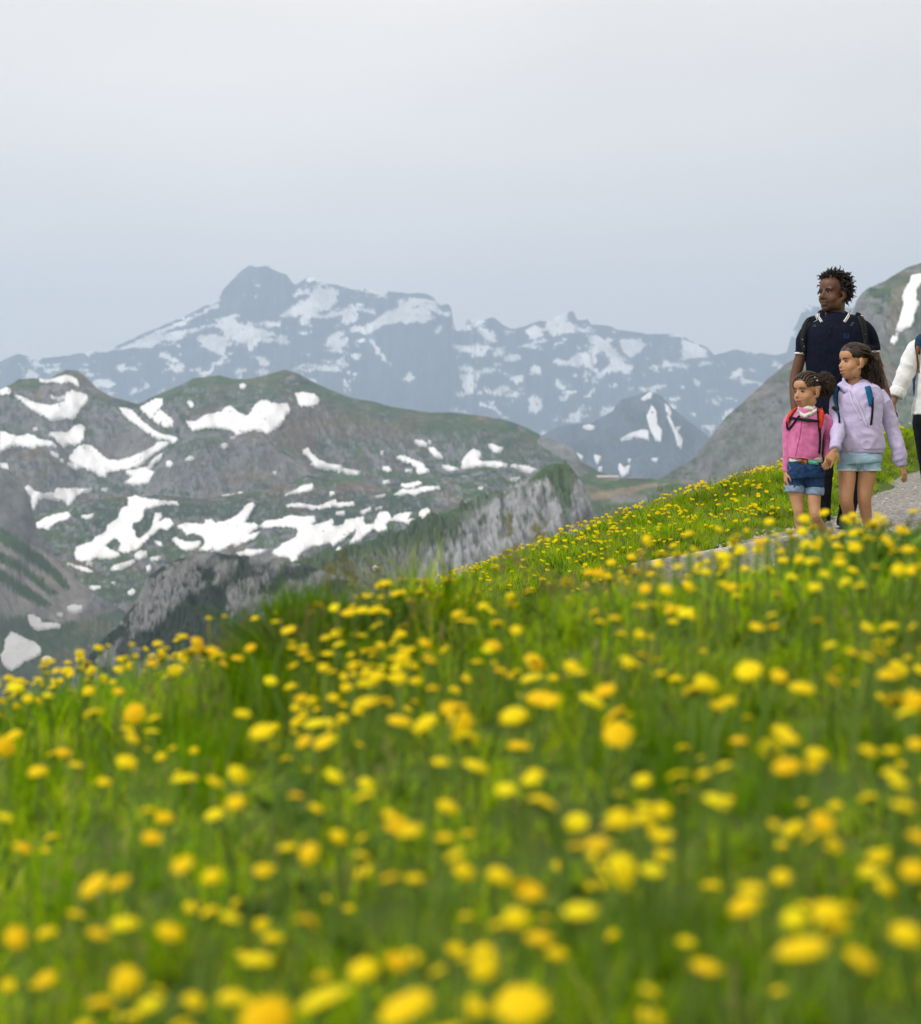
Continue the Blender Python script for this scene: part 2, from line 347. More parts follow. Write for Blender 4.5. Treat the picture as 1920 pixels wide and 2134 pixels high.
class Mountain:
    def __init__(s, label, ridge, Y, front, back=300, nx=300, ny=140, slope=.6, amp=20, lam=120, jag=2.0, jlam=25, colour=None, fine=.02, d0=60, steep=None, seed=1, yb=None, flute=1.0, bump=1.0, extra=None, var=.4):
        ridge = np.array(ridge, float); pxs = np.linspace(ridge[0, 0], ridge[-1, 0], nx)
        pys = np.interp(pxs, ridge[:, 0], ridge[:, 1])
        Yr = Y(pxs) if callable(Y) else np.full(nx, float(Y))
        xr = (pxs - CX) / F * Yr; zr = (CY - pys) / F * Yr
        zr = zr + jag * fbm(xr / jlam, 0, seed, 5, seed, .6)
        t = np.linspace(0, 1, ny); nb = max(6, ny // 8)
        dy = np.concatenate([-np.linspace(1, 0, nb, endpoint=False) * back, front * (t ** 1.25)])
        D, X = np.meshgrid(dy, xr, indexing='ij')
        ZR = np.broadcast_to(zr, D.shape); YR = np.broadcast_to(Yr, D.shape)
        Yv = YR - D
        Dp = np.maximum(D, 0)
        prof = slope * Dp if steep is None else np.interp(Dp, steep[0], steep[1])
        Z = ZR - prof + np.minimum(D, 0) * .8
        ramp = sstep(0, d0, Dp)
        Z = Z + ramp * amp * (.7 * ridged(X / lam, Yv / (lam * 2.2 * flute), seed * 3.1, 5, seed) + .5 * fbm(X / (lam * 2), Yv / (lam * 2), seed, 4, seed + 5) - .35)
        Z = Z + ramp * amp * (.62 * ridged(X / (lam * .32) + Yv / (lam * .9), Yv / (lam * .5), seed * 1.7, 4, seed + 17, .62) + .16 * ridged(X / (lam * .11), Yv / (lam * .2), seed * 2.3, 3, seed + 29, .6))
        if extra is not None: Z = Z + extra(X, Yv, Dp, pxs) * ramp
        s.X, s.Yv, s.Z, s.D = X, Yv, Z, Dp
        s.px = CX + X / Yv * F; s.py = CY - Z / Yv * F
        gxx = np.gradient(Z, axis=1) / np.gradient(X, axis=1); gyy = np.gradient(Z, axis=0) / np.gradient(Yv, axis=0)
        s.slope = np.sqrt(gxx ** 2 + gyy ** 2); s.seed = seed
        s.obj = grid_mesh('mountain', np.stack([X, Yv, Z], -1), mountain_mat('mountain_ground', fine, bump, 1.0 / fine * .15, var))
        tag(s.obj, label, 'mountain', kind='structure')
        C = colour(s) if colour else np.broadcast_to(ROCK, (*X.shape, 3))
        set_color(s.obj.data, C.reshape(-1, 3))
        me = s.obj.data; me.calc_loop_triangles()
        co = np.empty(len(me.vertices) * 3, np.float32); me.vertices.foreach_get('co', co)
        tr = np.empty(len(me.loop_triangles) * 3, np.int32); me.loop_triangles.foreach_get('vertices', tr)
        s.bvh = BVHTree.FromPolygons(co.reshape(-1, 3).astype(float).tolist(), tr.reshape(-1, 3).tolist())
    def hit(s, px, py):
        d = at(px, py, 1.0); h = s.bvh.ray_cast(Vector((0, 0, 0)), d.normalized())
        return h[0], h[1]
    def snow(s, polys, lift=4.0, rough=3.0, cell=2.5, fq=.19):
        """lay one snow field on the slope for every outline (photo pixels), draped over the ground found there"""
        for k, poly in enumerate(polys):
            P = np.array(poly, float); pts = []
            L = np.linalg.norm(P.max(0) - P.min(0)); rr = min(rough, L * .075)
            for i in range(len(P)):
                a, b = P[i], P[(i + 1) % len(P)]; n = max(1, int(np.linalg.norm(b - a) / 1.3))
                pts += [a + (b - a) * j / n for j in range(n)]
            Q = np.array(pts); ox = fbm(Q[:, 0] * fq, Q[:, 1] * fq * 1.5, k * .7, 4, s.seed, .7); oy = fbm(Q[:, 0] * fq, Q[:, 1] * fq * 1.5, k * .7 + 40, 4, s.seed, .7)
            pts = [(float(q[0] + rr * 1.9 * p), float(q[1] + rr * 1.5 * r)) for q, p, r in zip(Q, ox, oy)]
            nb = len(pts); lo, hi = P.min(0), P.max(0)
            gx_, gy_ = np.meshgrid(np.arange(lo[0] + cell / 2, hi[0], cell), np.arange(lo[1] + cell / 2, hi[1], cell))
            if gx_.size:
                gx_ = gx_ + cell * .3 * noise3(gx_ * .9, gy_ * .9, 3); gy_ = gy_ + cell * .3 * noise3(gx_ * .9, gy_ * .9, 9)
                ins = inside(pts, gx_, gy_)
                pts += list(zip(gx_[ins].tolist(), gy_[ins].tolist()))
            try:
                vo, eo, fo, *_ = mgeo.delaunay_2d_cdt([Vector(p) for p in pts], [], [list(range(nb))], 1, 1e-4)
            except Exception: continue
            V = []; ok = True
            for v in vo:
                h, n = s.hit(v.x, v.y)
                if h is None: V.append(None)
                else: V.append((h, n if n.y < 0 or n.z > 0 else -n))
            med = np.median([v[0].y for v in V if v is not None]) if any(V) else None
            if med is None: continue
            scale = med / 4000.0; nv = len(V)
            ok_ = np.array([v is not None and abs(v[0].y - med) < max(700, .12 * med) for v in V])
            dep = np.array([v[0].length if v is not None else 0.0 for v in V]); d0_ = dep.copy(); E_ = np.array([(a, b) for f in fo for a, b in zip(f, f[1:] + f[:1]) if ok_[a] and ok_[b]])
            if len(E_) == 0: continue
            deg = np.maximum(np.bincount(E_[:, 0], minlength=nv) + np.bincount(E_[:, 1], minlength=nv), 1)
            for it in range(10):                             # wind-packed: smoother than the ground below it
                acc = np.zeros(nv); np.add.at(acc, E_[:, 0], dep[E_[:, 1]]); np.add.at(acc, E_[:, 1], dep[E_[:, 0]]); dep = np.where(ok_, acc / deg, dep)
                if it < 6: dep = np.minimum(dep, d0_ - lift * .4 * scale)
            VV = [(v[0].normalized() * (dep[i] - lift * max(.35, scale)) + Vector((0, 0, .3 * lift * scale))) if ok_[i] else None for i, v in enumerate(V)]
            idx = {}; ver = []
            for i, v in enumerate(VV):
                if v is not None: idx[i] = len(ver); ver.append(v)
            fcs = [tuple(idx[i] for i in f) for f in fo if all(i in idx for i in f)]
            if not fcs: continue
            # rim skirt gives the field its thickness
            ec = {}
            for f in fcs:
                for a, b in zip(f, f[1:] + f[:1]): ec[(a, b)] = 1
            sk = [(a, b) for (a, b) in ec if (b, a) not in ec]; low = {}
            for a, b in sk:
                for q in (a, b):
                    if q not in low: low[q] = len(ver); ver.append(ver[q] + Vector((0, .6, -1.5)) * lift * max(.35, scale))
            fcs += [(b, a, low[a], low[b]) for a, b in sk]
            mesh_obj('snow_patch', ver, fcs, m_snow, s.obj)

def Z(x0, y0, sc, *polys):
    return [[(x0 + x / sc, y0 + y / sc) for x, y in p] for p in polys]
S3 = 1820 / 640

def mixc(a, b, k): return a * (1 - k[..., None]) + b * k[..., None]
def paint(C, s, poly, col, seed=0, edge=5, keep=0.0, wob=9.0, thr=None):
    """give the ground inside an outline its own cover (scree, rock, dwarf pine...), ragged edge"""
    qx = s.px + wob * fbm(s.px / 22, s.py / 16, seed, 4, seed); qy = s.py + wob * .8 * fbm(s.px / 22, s.py / 16, seed + 9, 4, seed + 3)
    k = inside(poly, qx, qy).astype(float) * (1 - keep)
    if thr is not None: k = k * sstep(thr - .12, thr + .12, fbm(s.px / 7, s.py / 6, seed, 4, seed + 31) + .5)
    return mixc(C, np.asarray(col), k)

# outlines of the snowfields on the far range
FAR_SNOW = Z(0, 540, S3,
    [(1270, 350), (1310, 360), (1360, 340), (1410, 375), (1460, 390), (1500, 370), (1505, 410), (1585, 420), (1575, 460), (1540, 480), (1490, 555), (1465, 530), (1450, 490), (1400, 490), (1350, 465), (1310, 420)],
    [(1170, 460), (1230, 450), (1300, 450), (1310, 490), (1340, 540), (1330, 575), (1250, 540), (1190, 510)],
    [(690, 545), (760, 503), (880, 446), (980, 408), (1100, 354), (1200, 310), (1290, 258), (1300, 280), (1250, 300), (1150, 350), (1080, 390), (1000, 415), (940, 450), (1110, 415), (1090, 470), (1030, 490), (950, 480), (900, 530), (800, 520), (720, 540)],
    [(130, 690), (180, 655), (240, 680), (230, 700)], [(250, 660), (330, 640), (360, 650), (300, 675)], [(570, 740), (610, 705), (690, 735), (650, 765)], [(680, 640), (730, 620), (750, 650), (715, 672)],
    [(1490, 680), (1560, 650), (1600, 665), (1550, 685)])
FAR_SNOW += Z(500, 540, S3,
    [(430, 190), (520, 170), (570, 170), (580, 260), (520, 300), (430, 330), (390, 390), (350, 380), (380, 330), (300, 340), (220, 345), (300, 290), (350, 250), (420, 240)],
    [(640, 410), (700, 400), (790, 370), (860, 320), (960, 270), (1000, 230), (1110, 235), (1115, 255), (1060, 265), (1020, 290), (1080, 280), (1130, 310), (1130, 360), (1080, 385), (1040, 370), (990, 385), (960, 375), (910, 380), (840, 400), (770, 445), (720, 440)],
    [(600, 340), (640, 310), (705, 325), (690, 370), (640, 385), (610, 380)], [(490, 515), (530, 460), (590, 420), (615, 440), (580, 480), (555, 510), (520, 510)],
    [(765, 460), (790, 480), (840, 560), (880, 600), (910, 640), (850, 600), (800, 530)], [(1305, 680), (1390, 685), (1385, 720), (1420, 740), (1380, 800), (1350, 790), (1315, 740)],
    [(1375, 550), (1400, 510), (1470, 510), (1475, 550), (1420, 580), (1380, 590)], [(1560, 580), (1640, 560), (1670, 570), (1665, 600), (1580, 600)], [(1720, 810), (1770, 810), (1790, 860), (1750, 910), (1720, 880)],
    [(1415, 840), (1450, 850), (1500, 880), (1560, 905), (1550, 925), (1480, 880), (1420, 870)], [(970, 715), (1010, 660), (1025, 680), (1035, 715), (990, 725)],
    [(480, 600), (560, 600), (630, 575), (600, 600), (530, 615)], [(310, 650), (400, 650), (480, 635), (600, 640), (590, 665), (500, 660), (400, 665)], [(1250, 890), (1290, 885), (1300, 910), (1260, 912)],
    [(690, 480), (740, 470), (735, 490), (705, 495)], [(650, 570), (690, 560), (735, 575), (700, 585)], [(1155, 430), (1175, 405), (1200, 408), (1170, 440)], [(1500, 560), (1545, 530), (1560, 560), (1520, 580)],
    [(1480, 800), (1560, 750), (1610, 760), (1560, 800)], [(1640, 740), (1700, 700), (1650, 690), (1600, 700)])
FAR_SNOW += Z(1000, 540, 1820 / 720,
    [(350, 340), (400, 300), (460, 290), (465, 320), (420, 370), (390, 410), (360, 380)], [(475, 520), (530, 490), (610, 500), (620, 550), (560, 570), (490, 560)], [(240, 370), (310, 350), (340, 400), (280, 430)],
    [(560, 400), (620, 400), (700, 460), (760, 540), (820, 570), (770, 610), (730, 590), (690, 590), (650, 620), (610, 635), (650, 580), (690, 540), (660, 480), (600, 450)],
    [(740, 420), (850, 420), (870, 460), (800, 520), (740, 470)], [(1050, 540), (1080, 500), (1060, 420), (1100, 430), (1200, 475), (1205, 520), (1120, 520)], [(1335, 600), (1380, 570), (1395, 615), (1360, 620)],
    [(1130, 630), (1160, 640), (1155, 670), (1135, 655)], [(460, 860), (480, 820), (550, 760), (545, 800), (510, 840)], [(255, 790), (270, 730), (320, 740), (325, 790), (290, 815)], [(555, 725), (590, 690), (610, 655), (600, 700), (570, 730)],
    [(630, 800), (720, 770), (720, 810), (660, 835)], [(1170, 875), (1240, 880), (1225, 920), (1190, 895)], [(1190, 925), (1225, 935), (1215, 955)])

# ---- far range
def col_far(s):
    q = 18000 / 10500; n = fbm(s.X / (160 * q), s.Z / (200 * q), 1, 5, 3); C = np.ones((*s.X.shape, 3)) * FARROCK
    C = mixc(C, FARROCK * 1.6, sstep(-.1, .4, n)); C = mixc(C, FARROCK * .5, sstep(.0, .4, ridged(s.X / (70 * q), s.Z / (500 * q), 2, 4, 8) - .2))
    h = (s.Z / q - 650) / 900                               # snow held on ledges, more of it higher up
    band = fbm(s.X / (150 * q) + s.Z / (330 * q), s.Z / (62 * q) - s.X / (700 * q), 4, 6, 21, .66)
    cliff = sstep(740, 770, s.px) * sstep(955, 925, s.px) * sstep(655, 690, s.py) * .35 + sstep(452, 465, s.px) * sstep(618, 604, s.px) * sstep(660, 640, s.py) * .22
    sn = sstep(.15, .20, band + .14 * np.clip(h, -.8, .6) - cliff - .02)
    qx = s.px + 13 * fbm(s.px / 13, s.py / 9, 3, 5, 51, .68) + .25 * (s.py - 700); qy = s.py + 10 * fbm(s.px / 13, s.py / 9, 8, 5, 52, .68); qx = qx - .25 * (qy - 700)
    fld = np.zeros(s.px.shape, bool)
    for pl_ in FAR_SNOW: fld |= inside(pl_, qx, qy)
    sn = np.maximum(sn, fld * sstep(-.42, -.30, fbm(s.px / 9 + s.py / 14, s.py / 5, 6, 4, 77, .62)))
    return mixc(C, np.array((.86, .87, .88)), sn)
R_far = [(-260, 800), (-120, 770), (0, 754), (18, 744), (35, 738), (63, 743), (98, 746), (141, 741), (169, 735), (197, 733), (225, 734), (239, 723), (267, 709), (302, 694), (338, 679), (387, 658), (422, 640), (459, 618),
         (465, 603), (475, 593), (492, 575), (506, 561), (519, 553), (538, 556), (559, 555), (577, 565), (598, 573), (608, 587), (614, 592), (623, 589), (641, 577), (655, 577), (679, 591), (700, 593), (725, 600), (746, 605),
         (764, 598), (774, 605), (809, 607), (852, 612), (866, 610), (890, 612), (904, 621), (917, 635), (934, 634), (941, 642), (945, 674), (952, 688), (957, 691), (969, 681), (974, 667), (987, 666), (990, 686), (996, 667),
         (1010, 665), (1031, 661), (1049, 677), (1063, 686), (1091, 681), (1126, 667), (1142, 671), (1170, 653), (1194, 649), (1204, 667), (1225, 665), (1233, 678), (1261, 676), (1293, 688), (1328, 692), (1356, 696), (1419, 696),
         (1435, 708), (1475, 724), (1490, 740), (1534, 728), (1574, 734), (1617, 740), (1640, 735), (1652, 690), (1663, 670), (1674, 644), (1683, 636), (1720, 641), (1783, 640), (1850, 700), (2000, 720), (2250, 700)]
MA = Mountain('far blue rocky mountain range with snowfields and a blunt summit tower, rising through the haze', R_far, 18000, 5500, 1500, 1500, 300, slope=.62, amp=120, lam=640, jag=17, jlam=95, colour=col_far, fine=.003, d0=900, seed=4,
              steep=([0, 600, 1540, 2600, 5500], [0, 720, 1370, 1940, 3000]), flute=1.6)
# ---- the blue pyramid standing before the range
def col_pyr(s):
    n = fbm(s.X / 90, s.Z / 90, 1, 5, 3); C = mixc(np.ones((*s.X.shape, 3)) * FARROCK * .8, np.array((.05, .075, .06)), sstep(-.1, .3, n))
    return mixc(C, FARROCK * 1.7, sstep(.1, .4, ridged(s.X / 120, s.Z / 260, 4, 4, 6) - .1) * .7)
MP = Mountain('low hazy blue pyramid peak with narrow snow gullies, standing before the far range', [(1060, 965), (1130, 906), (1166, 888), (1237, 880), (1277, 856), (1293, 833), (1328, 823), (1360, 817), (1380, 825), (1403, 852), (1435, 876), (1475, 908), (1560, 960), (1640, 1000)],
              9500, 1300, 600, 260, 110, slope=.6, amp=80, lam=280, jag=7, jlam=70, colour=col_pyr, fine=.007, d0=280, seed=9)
MP.snow(Z(1000, 540, 1820 / 720,
    [(850, 735), (890, 705), (912, 703), (905, 730), (870, 745)], [(880, 830), (905, 770), (930, 800), (935, 870), (960, 900), (955, 960), (930, 950), (900, 900)],
    [(975, 760), (1000, 780), (1010, 810), (1000, 830), (1030, 890), (1060, 880), (1040, 910), (1070, 950), (1060, 1000), (1040, 980), (1030, 920), (1000, 860), (980, 800)],
    [(745, 945), (790, 920), (850, 900), (890, 905), (890, 950), (830, 935), (780, 945)], [(540, 880), (580, 872), (610, 885), (600, 900), (560, 897)], [(730, 1090), (740, 1075), (760, 1100), (795, 1085), (785, 1120), (765, 1140), (740, 1130)],
    [(600, 1030), (640, 1040), (630, 1070), (618, 1080)], [(510, 1020), (545, 1040), (540, 1052), (520, 1045)], [(905, 1050), (940, 1050), (935, 1065), (910, 1060)], [(780, 1052), (798, 1056), (790, 1068)], [(625, 1095), (645, 1095), (645, 1115), (628, 1118)]), 4, 1.5, 3)

# ---- middle mountain: two green-brown domes with snow
def alpine(s, g=.0, r=.0, sc=1.0):
    a = fbm(s.X / (150 * sc), s.Z / (70 * sc), 1, 5, s.seed); b = fbm(s.X / (60 * sc), s.Z / (26 * sc), 5, 5, s.seed + 3); c = fbm(s.X / (28 * sc), s.Z / (9 * sc), 8, 4, s.seed + 7, .65)
    C = np.ones((*s.X.shape, 3)) * GRASS
    C = mixc(C, BROWN, sstep(-.05, .2, a + .35 * b - g)); C = mixc(C, DARK, sstep(.04, .2, b - .4 * a))
    rk = sstep(.06, .22, .6 * c + .35 * b + .30 * (s.slope - .72) + r)
    C = mixc(C, ROCK, rk * .9); C = mixc(C, ROCK * .45, rk * sstep(.05, .3, fbm(s.X / (16 * sc), s.Z / (5 * sc), 3, 4, s.seed + 21, .65))); C = mixc(C, SCREE, sstep(.22, .40, a * .5 + c * .5 + r * .5) * .7)
    return C
def col_mid(s):
    C = alpine(s, .02, .02)
    S = 1820 / 640
    for q, (poly, col, kp, th) in enumerate([
        ([(230, 745), (420, 760), (520, 800), (560, 900), (600, 1000), (690, 1110), (540, 1000), (520, 880), (380, 850), (230, 790)], ROCK, .2, .5),
        ([(560, 830), (680, 880), (760, 960), (900, 1080), (880, 1130), (700, 1190), (580, 1120), (540, 980)], ROCK, .2, .45),
        ([(690, 1010), (800, 1030), (920, 1090), (860, 1140), (720, 1190), (620, 1160)], SCREE * .85, .1, None),
        ([(0, 820), (100, 850), (240, 930), (380, 1000), (300, 1030), (100, 1040), (0, 1000)], ROCK * .8, .3, .5),
        ([(1050, 760), (1300, 700), (1690, 670), (1690, 820), (1500, 850), (1340, 870), (1180, 900), (1000, 860)], GRASS * 1.05, .35, .4),
        ([(1690, 880), (1760, 900), (1900, 1100), (1800, 1200), (1650, 1100), (1620, 1030)], BROWN * .9, .2, None),
        ([(960, 1260), (1300, 1260), (1330, 1500), (1050, 1600), (1000, 1480)], SCREE * .8, .3, .5)]):
        C = paint(C, s, [(x / S, 540 + y / S) for x, y in poly], col, q * 3 + 1, keep=kp, thr=th)
    C = paint(C, s, [(640, 790), (820, 850), (1000, 870), (1120, 905), (1210, 965), (1000, 950), (860, 900), (700, 880)], GRASS * .95, 41, keep=.3, thr=.42)
    C = paint(C, s, [(560, 800), (700, 840), (880, 900), (860, 930), (700, 910), (600, 860)], BROWN, 43, keep=.2, thr=.5)
    C = paint(C, s, [(640, 980), (760, 985), (760, 1010), (660, 1030)], GRASS * 1.35, 44, keep=.2)
    C = paint(C, s, [(1130, 900), (1200, 935), (1215, 965), (1180, 960), (1120, 925)], ROCK * 1.1, 45, keep=.1)
    return C
R_mid = [(-320, 840), (-150, 825), (0, 809), (21, 802), (39, 790), (70, 788), (102, 790), (120, 779), (137, 771), (162, 773), (179, 784), (193, 800), (207, 812), (232, 827), (260, 834), (287, 842), (302, 835), (338, 818), (373, 804), (404, 788),
         (457, 782), (485, 789), (517, 790), (549, 783), (594, 770), (623, 779), (655, 797), (697, 816), (736, 830), (781, 837), (816, 848), (852, 853), (897, 860), (940, 859), (992, 865), (1049, 874), (1091, 888), (1126, 906), (1174, 924), (1198, 940),
         (1214, 963), (1245, 981), (1277, 992), (1356, 996), (1420, 1010), (1500, 1060)]
MB = Mountain('broad green and brown mountain with two rounded tops and big bright snow patches', R_mid, lambda p: 4300 - .25 * p, 1500, 350, 860, 330, slope=.56, amp=34, lam=150, jag=1.6, jlam=30, colour=col_mid, fine=.03, d0=160, seed=2,
              steep=([0, 60, 160, 600, 1500], [0, 24, 85, 330, 800]), bump=1.0)
SNOW3 = Z(0, 540, S3,
    [(230, 710), (270, 708), (330, 706), (390, 688), (430, 695), (460, 720), (465, 750), (445, 748), (435, 728), (400, 725), (370, 738), (330, 728), (280, 730), (240, 732)], [(0, 775), (35, 760), (60, 770), (62, 795), (40, 805), (0, 803)],
    [(85, 803), (130, 818), (200, 850), (260, 862), (300, 870), (340, 860), (385, 840), (390, 800), (425, 778), (460, 790), (510, 800), (520, 825), (505, 850), (470, 885), (450, 920), (425, 945), (390, 940), (350, 940), (300, 950), (240, 915), (180, 880), (130, 840)],
    [(300, 808), (340, 820), (385, 812), (375, 825), (345, 830), (310, 820)],
    [(705, 880), (740, 885), (790, 900), (820, 935), (860, 975), (910, 1015), (960, 1040), (1020, 1050), (1060, 1070), (1035, 1085), (1000, 1070), (940, 1060), (880, 1030), (820, 990), (760, 945), (725, 910)],
    [(830, 880), (880, 852), (930, 827), (965, 830), (960, 870), (945, 890), (985, 920), (1025, 955), (1030, 985), (995, 998), (940, 975), (890, 935), (850, 905)], [(1110, 845), (1130, 842), (1148, 862), (1145, 880), (1125, 872)],
    [(1420, 745), (1440, 737), (1460, 748), (1450, 768), (1425, 765)],
    [(1105, 960), (1160, 962), (1220, 925), (1290, 908), (1315, 905), (1335, 880), (1365, 872), (1400, 900), (1460, 930), (1490, 905), (1505, 870), (1535, 845), (1580, 838), (1610, 855), (1660, 860), (1700, 852), (1720, 890), (1690, 925), (1670, 965), (1640, 1000), (1610, 1018), (1575, 1030), (1540, 1012), (1500, 1010), (1455, 1022), (1410, 1040), (1370, 1010), (1310, 998), (1255, 995), (1200, 1005), (1140, 1020), (1120, 985)],
    [(0, 1020), (30, 1025), (60, 1040), (110, 1050), (165, 1038), (200, 1045), (230, 1070), (270, 1075), (310, 1085), (335, 1105), (270, 1108), (215, 1100), (210, 1120), (170, 1115), (120, 1100), (60, 1105), (20, 1125), (0, 1140)],
    [(290, 1030), (340, 1025), (400, 1030), (440, 990), (475, 980), (500, 1000), (495, 1060), (470, 1095), (440, 1100), (400, 1085), (375, 1105), (345, 1085), (320, 1055)],
    [(425, 1155), (460, 1110), (500, 1100), (550, 1110), (590, 1150), (640, 1190), (700, 1195), (780, 1170), (860, 1140), (920, 1105), (930, 1085), (990, 1085), (1020, 1080), (960, 1120), (900, 1160), (830, 1215), (770, 1245), (700, 1255), (650, 1255), (625, 1275), (630, 1292), (600, 1285), (540, 1250), (480, 1225), (440, 1210), (405, 1180)],
    [(740, 1320), (770, 1300), (790, 1280), (745, 1270), (750, 1255), (820, 1245), (870, 1235), (890, 1210), (920, 1175), (965, 1148), (955, 1175), (915, 1210), (885, 1250), (920, 1265), (905, 1290), (880, 1325), (830, 1330), (780, 1335)],
    [(400, 1205), (440, 1215), (470, 1230), (455, 1243), (415, 1225)], [(300, 1140), (350, 1160), (340, 1172), (310, 1155)], [(355, 1185), (375, 1188), (378, 1200), (360, 1198)], [(195, 1002), (220, 1000), (222, 1012), (200, 1014)],
    [(140, 1355), (170, 1340), (200, 1375), (250, 1390), (325, 1385), (335, 1358), (400, 1362), (540, 1362), (500, 1380), (450, 1400), (430, 1435), (405, 1465), (380, 1430), (330, 1418), (260, 1410), (220, 1425), (200, 1480), (190, 1470), (185, 1410)], [(600, 1362), (640, 1357), (630, 1368), (608, 1370)],
    [(0, 1210), (45, 1212), (50, 1245), (20, 1235), (0, 1225)])
MB.snow(SNOW3)
MB.snow(Z(500, 540, S3, [(330, 795), (380, 792), (440, 800), (475, 840), (445, 862), (400, 870), (355, 870), (340, 835)],
    [(375, 1150), (385, 1125), (410, 1122), (420, 1150), (470, 1190), (530, 1215), (605, 1225), (595, 1242), (530, 1242), (470, 1240), (420, 1215), (440, 1205), (410, 1170)], [(580, 1250), (620, 1242), (710, 1260), (700, 1275), (640, 1272)],
    [(930, 1170), (970, 1165), (1030, 1190), (1090, 1215), (1100, 1240), (1125, 1250), (1095, 1270), (1055, 1270), (1050, 1235), (1000, 1205), (945, 1190)], [(845, 1230), (880, 1232), (900, 1250), (880, 1260), (850, 1248)], [(980, 1245), (1020, 1250), (1015, 1265), (980, 1258)],
    [(1035, 1072), (1080, 1075), (1110, 1095), (1105, 1110), (1065, 1095)], [(1115, 1075), (1133, 1080), (1130, 1092)], [(1115, 1115), (1150, 1120), (1190, 1155), (1203, 1178), (1180, 1180), (1140, 1155)], [(1200, 1220), (1240, 1225), (1295, 1242), (1260, 1258), (1225, 1245)],
    [(1315, 1230), (1325, 1185), (1350, 1150), (1385, 1125), (1425, 1145), (1430, 1165), (1410, 1190), (1440, 1200), (1520, 1200), (1588, 1215), (1570, 1230), (1500, 1228), (1440, 1222), (1380, 1230), (1330, 1245)], [(1475, 1100), (1500, 1095), (1525, 1110), (1560, 1115), (1545, 1140), (1510, 1142)],
    [(1605, 1220), (1660, 1222), (1720, 1230), (1755, 1248), (1730, 1262), (1680, 1250), (1620, 1235)], [(832, 1142), (852, 1138), (850, 1155), (836, 1156)], [(845, 1315), (885, 1312), (888, 1328), (855, 1332)], [(1605, 1302), (1665, 1294), (1640, 1308)]))

# ---- spurs in front of it
def col_spur(s):
    C = alpine(s, .05, .09, .8)
    for q, (poly, col, kp, th) in enumerate([([(380, 900), (520, 905), (560, 960), (520, 1030), (380, 1010), (330, 980)], ROCK * .75, .2, .45),
        ([(560, 930), (640, 975), (660, 1010), (590, 1020), (520, 990)], SCREE * .95, .15, None), ([(360, 925), (470, 905), (480, 920), (370, 950)], GRASS, .2, .4),
        ([(460, 985), (540, 980), (560, 1000), (480, 1010)], BROWN * 1.4, .2, .45), ([(430, 1010), (480, 1030), (430, 1100), (360, 1090)], SCREE * .9, .1, None)]):
        C = paint(C, s, poly, col, q * 5 + 2, keep=kp, thr=th)
    return C
MS = Mountain('rocky grey-green spur with a humped crest below the snowy bowl of the broad mountain', [(250, 1120), (292, 1040), (316, 992), (338, 960), (373, 920), (397, 908), (440, 897), (482, 907), (495, 908), (520, 900), (549, 900), (577, 930), (605, 948), (651, 974), (720, 1010), (790, 1040), (860, 1050)],
              3760, 700, 200, 420, 200, slope=.62, amp=22, lam=80, jag=2.0, jlam=22, colour=col_spur, fine=.04, d0=60, seed=6)
MS.snow(Z(0, 540, S3, [(985, 1200), (1010, 1195), (1025, 1215), (1005, 1228), (985, 1218)], [(1100, 1185), (1130, 1168), (1152, 1178), (1125, 1195)], [(1310, 1100), (1335, 1090), (1352, 1100), (1325, 1115)], [(1365, 1057), (1395, 1053), (1380, 1064)], [(1620, 1260), (1638, 1260), (1636, 1275), (1622, 1274)]) +
        Z(0, 950, S3, [(1300, 265), (1310, 240), (1360, 228), (1400, 235), (1425, 265), (1415, 300), (1385, 318), (1340, 310), (1310, 295)], [(1412, 218), (1436, 214), (1440, 228), (1420, 234)]))
def col_shelf(s):
    C = alpine(s, .08, .06, .7)
    C = paint(C, s, [(200, 1040), (900, 1020), (900, 1075), (520, 1110), (200, 1150)], DARK * 1.1, 3, keep=.25, thr=.42)
    C = paint(C, s, [(350, 1080), (460, 1075), (470, 1110), (370, 1120)], SCREE * .9, 9, keep=.2, thr=.4)
    return C
MH = Mountain('stepped alpine shelf striped with long bright snow tongues below the rocky spur', [(-120, 1085), (60, 1075), (200, 1040), (300, 1028), (420, 1040), (560, 1020), (640, 990), (720, 1004), (800, 1010), (860, 1004), (939, 988), (992, 977), (1010, 972), (1034, 980), (1058, 1002), (1100, 1012), (1180, 1040), (1260, 1080)],
              3330, 1100, 120, 600, 260, amp=13, lam=70, jag=1.5, jlam=25, colour=col_shelf, fine=.04, d0=50, seed=12, steep=([0, 60, 250, 420, 1100], [0, 22, 95, 170, 560]))
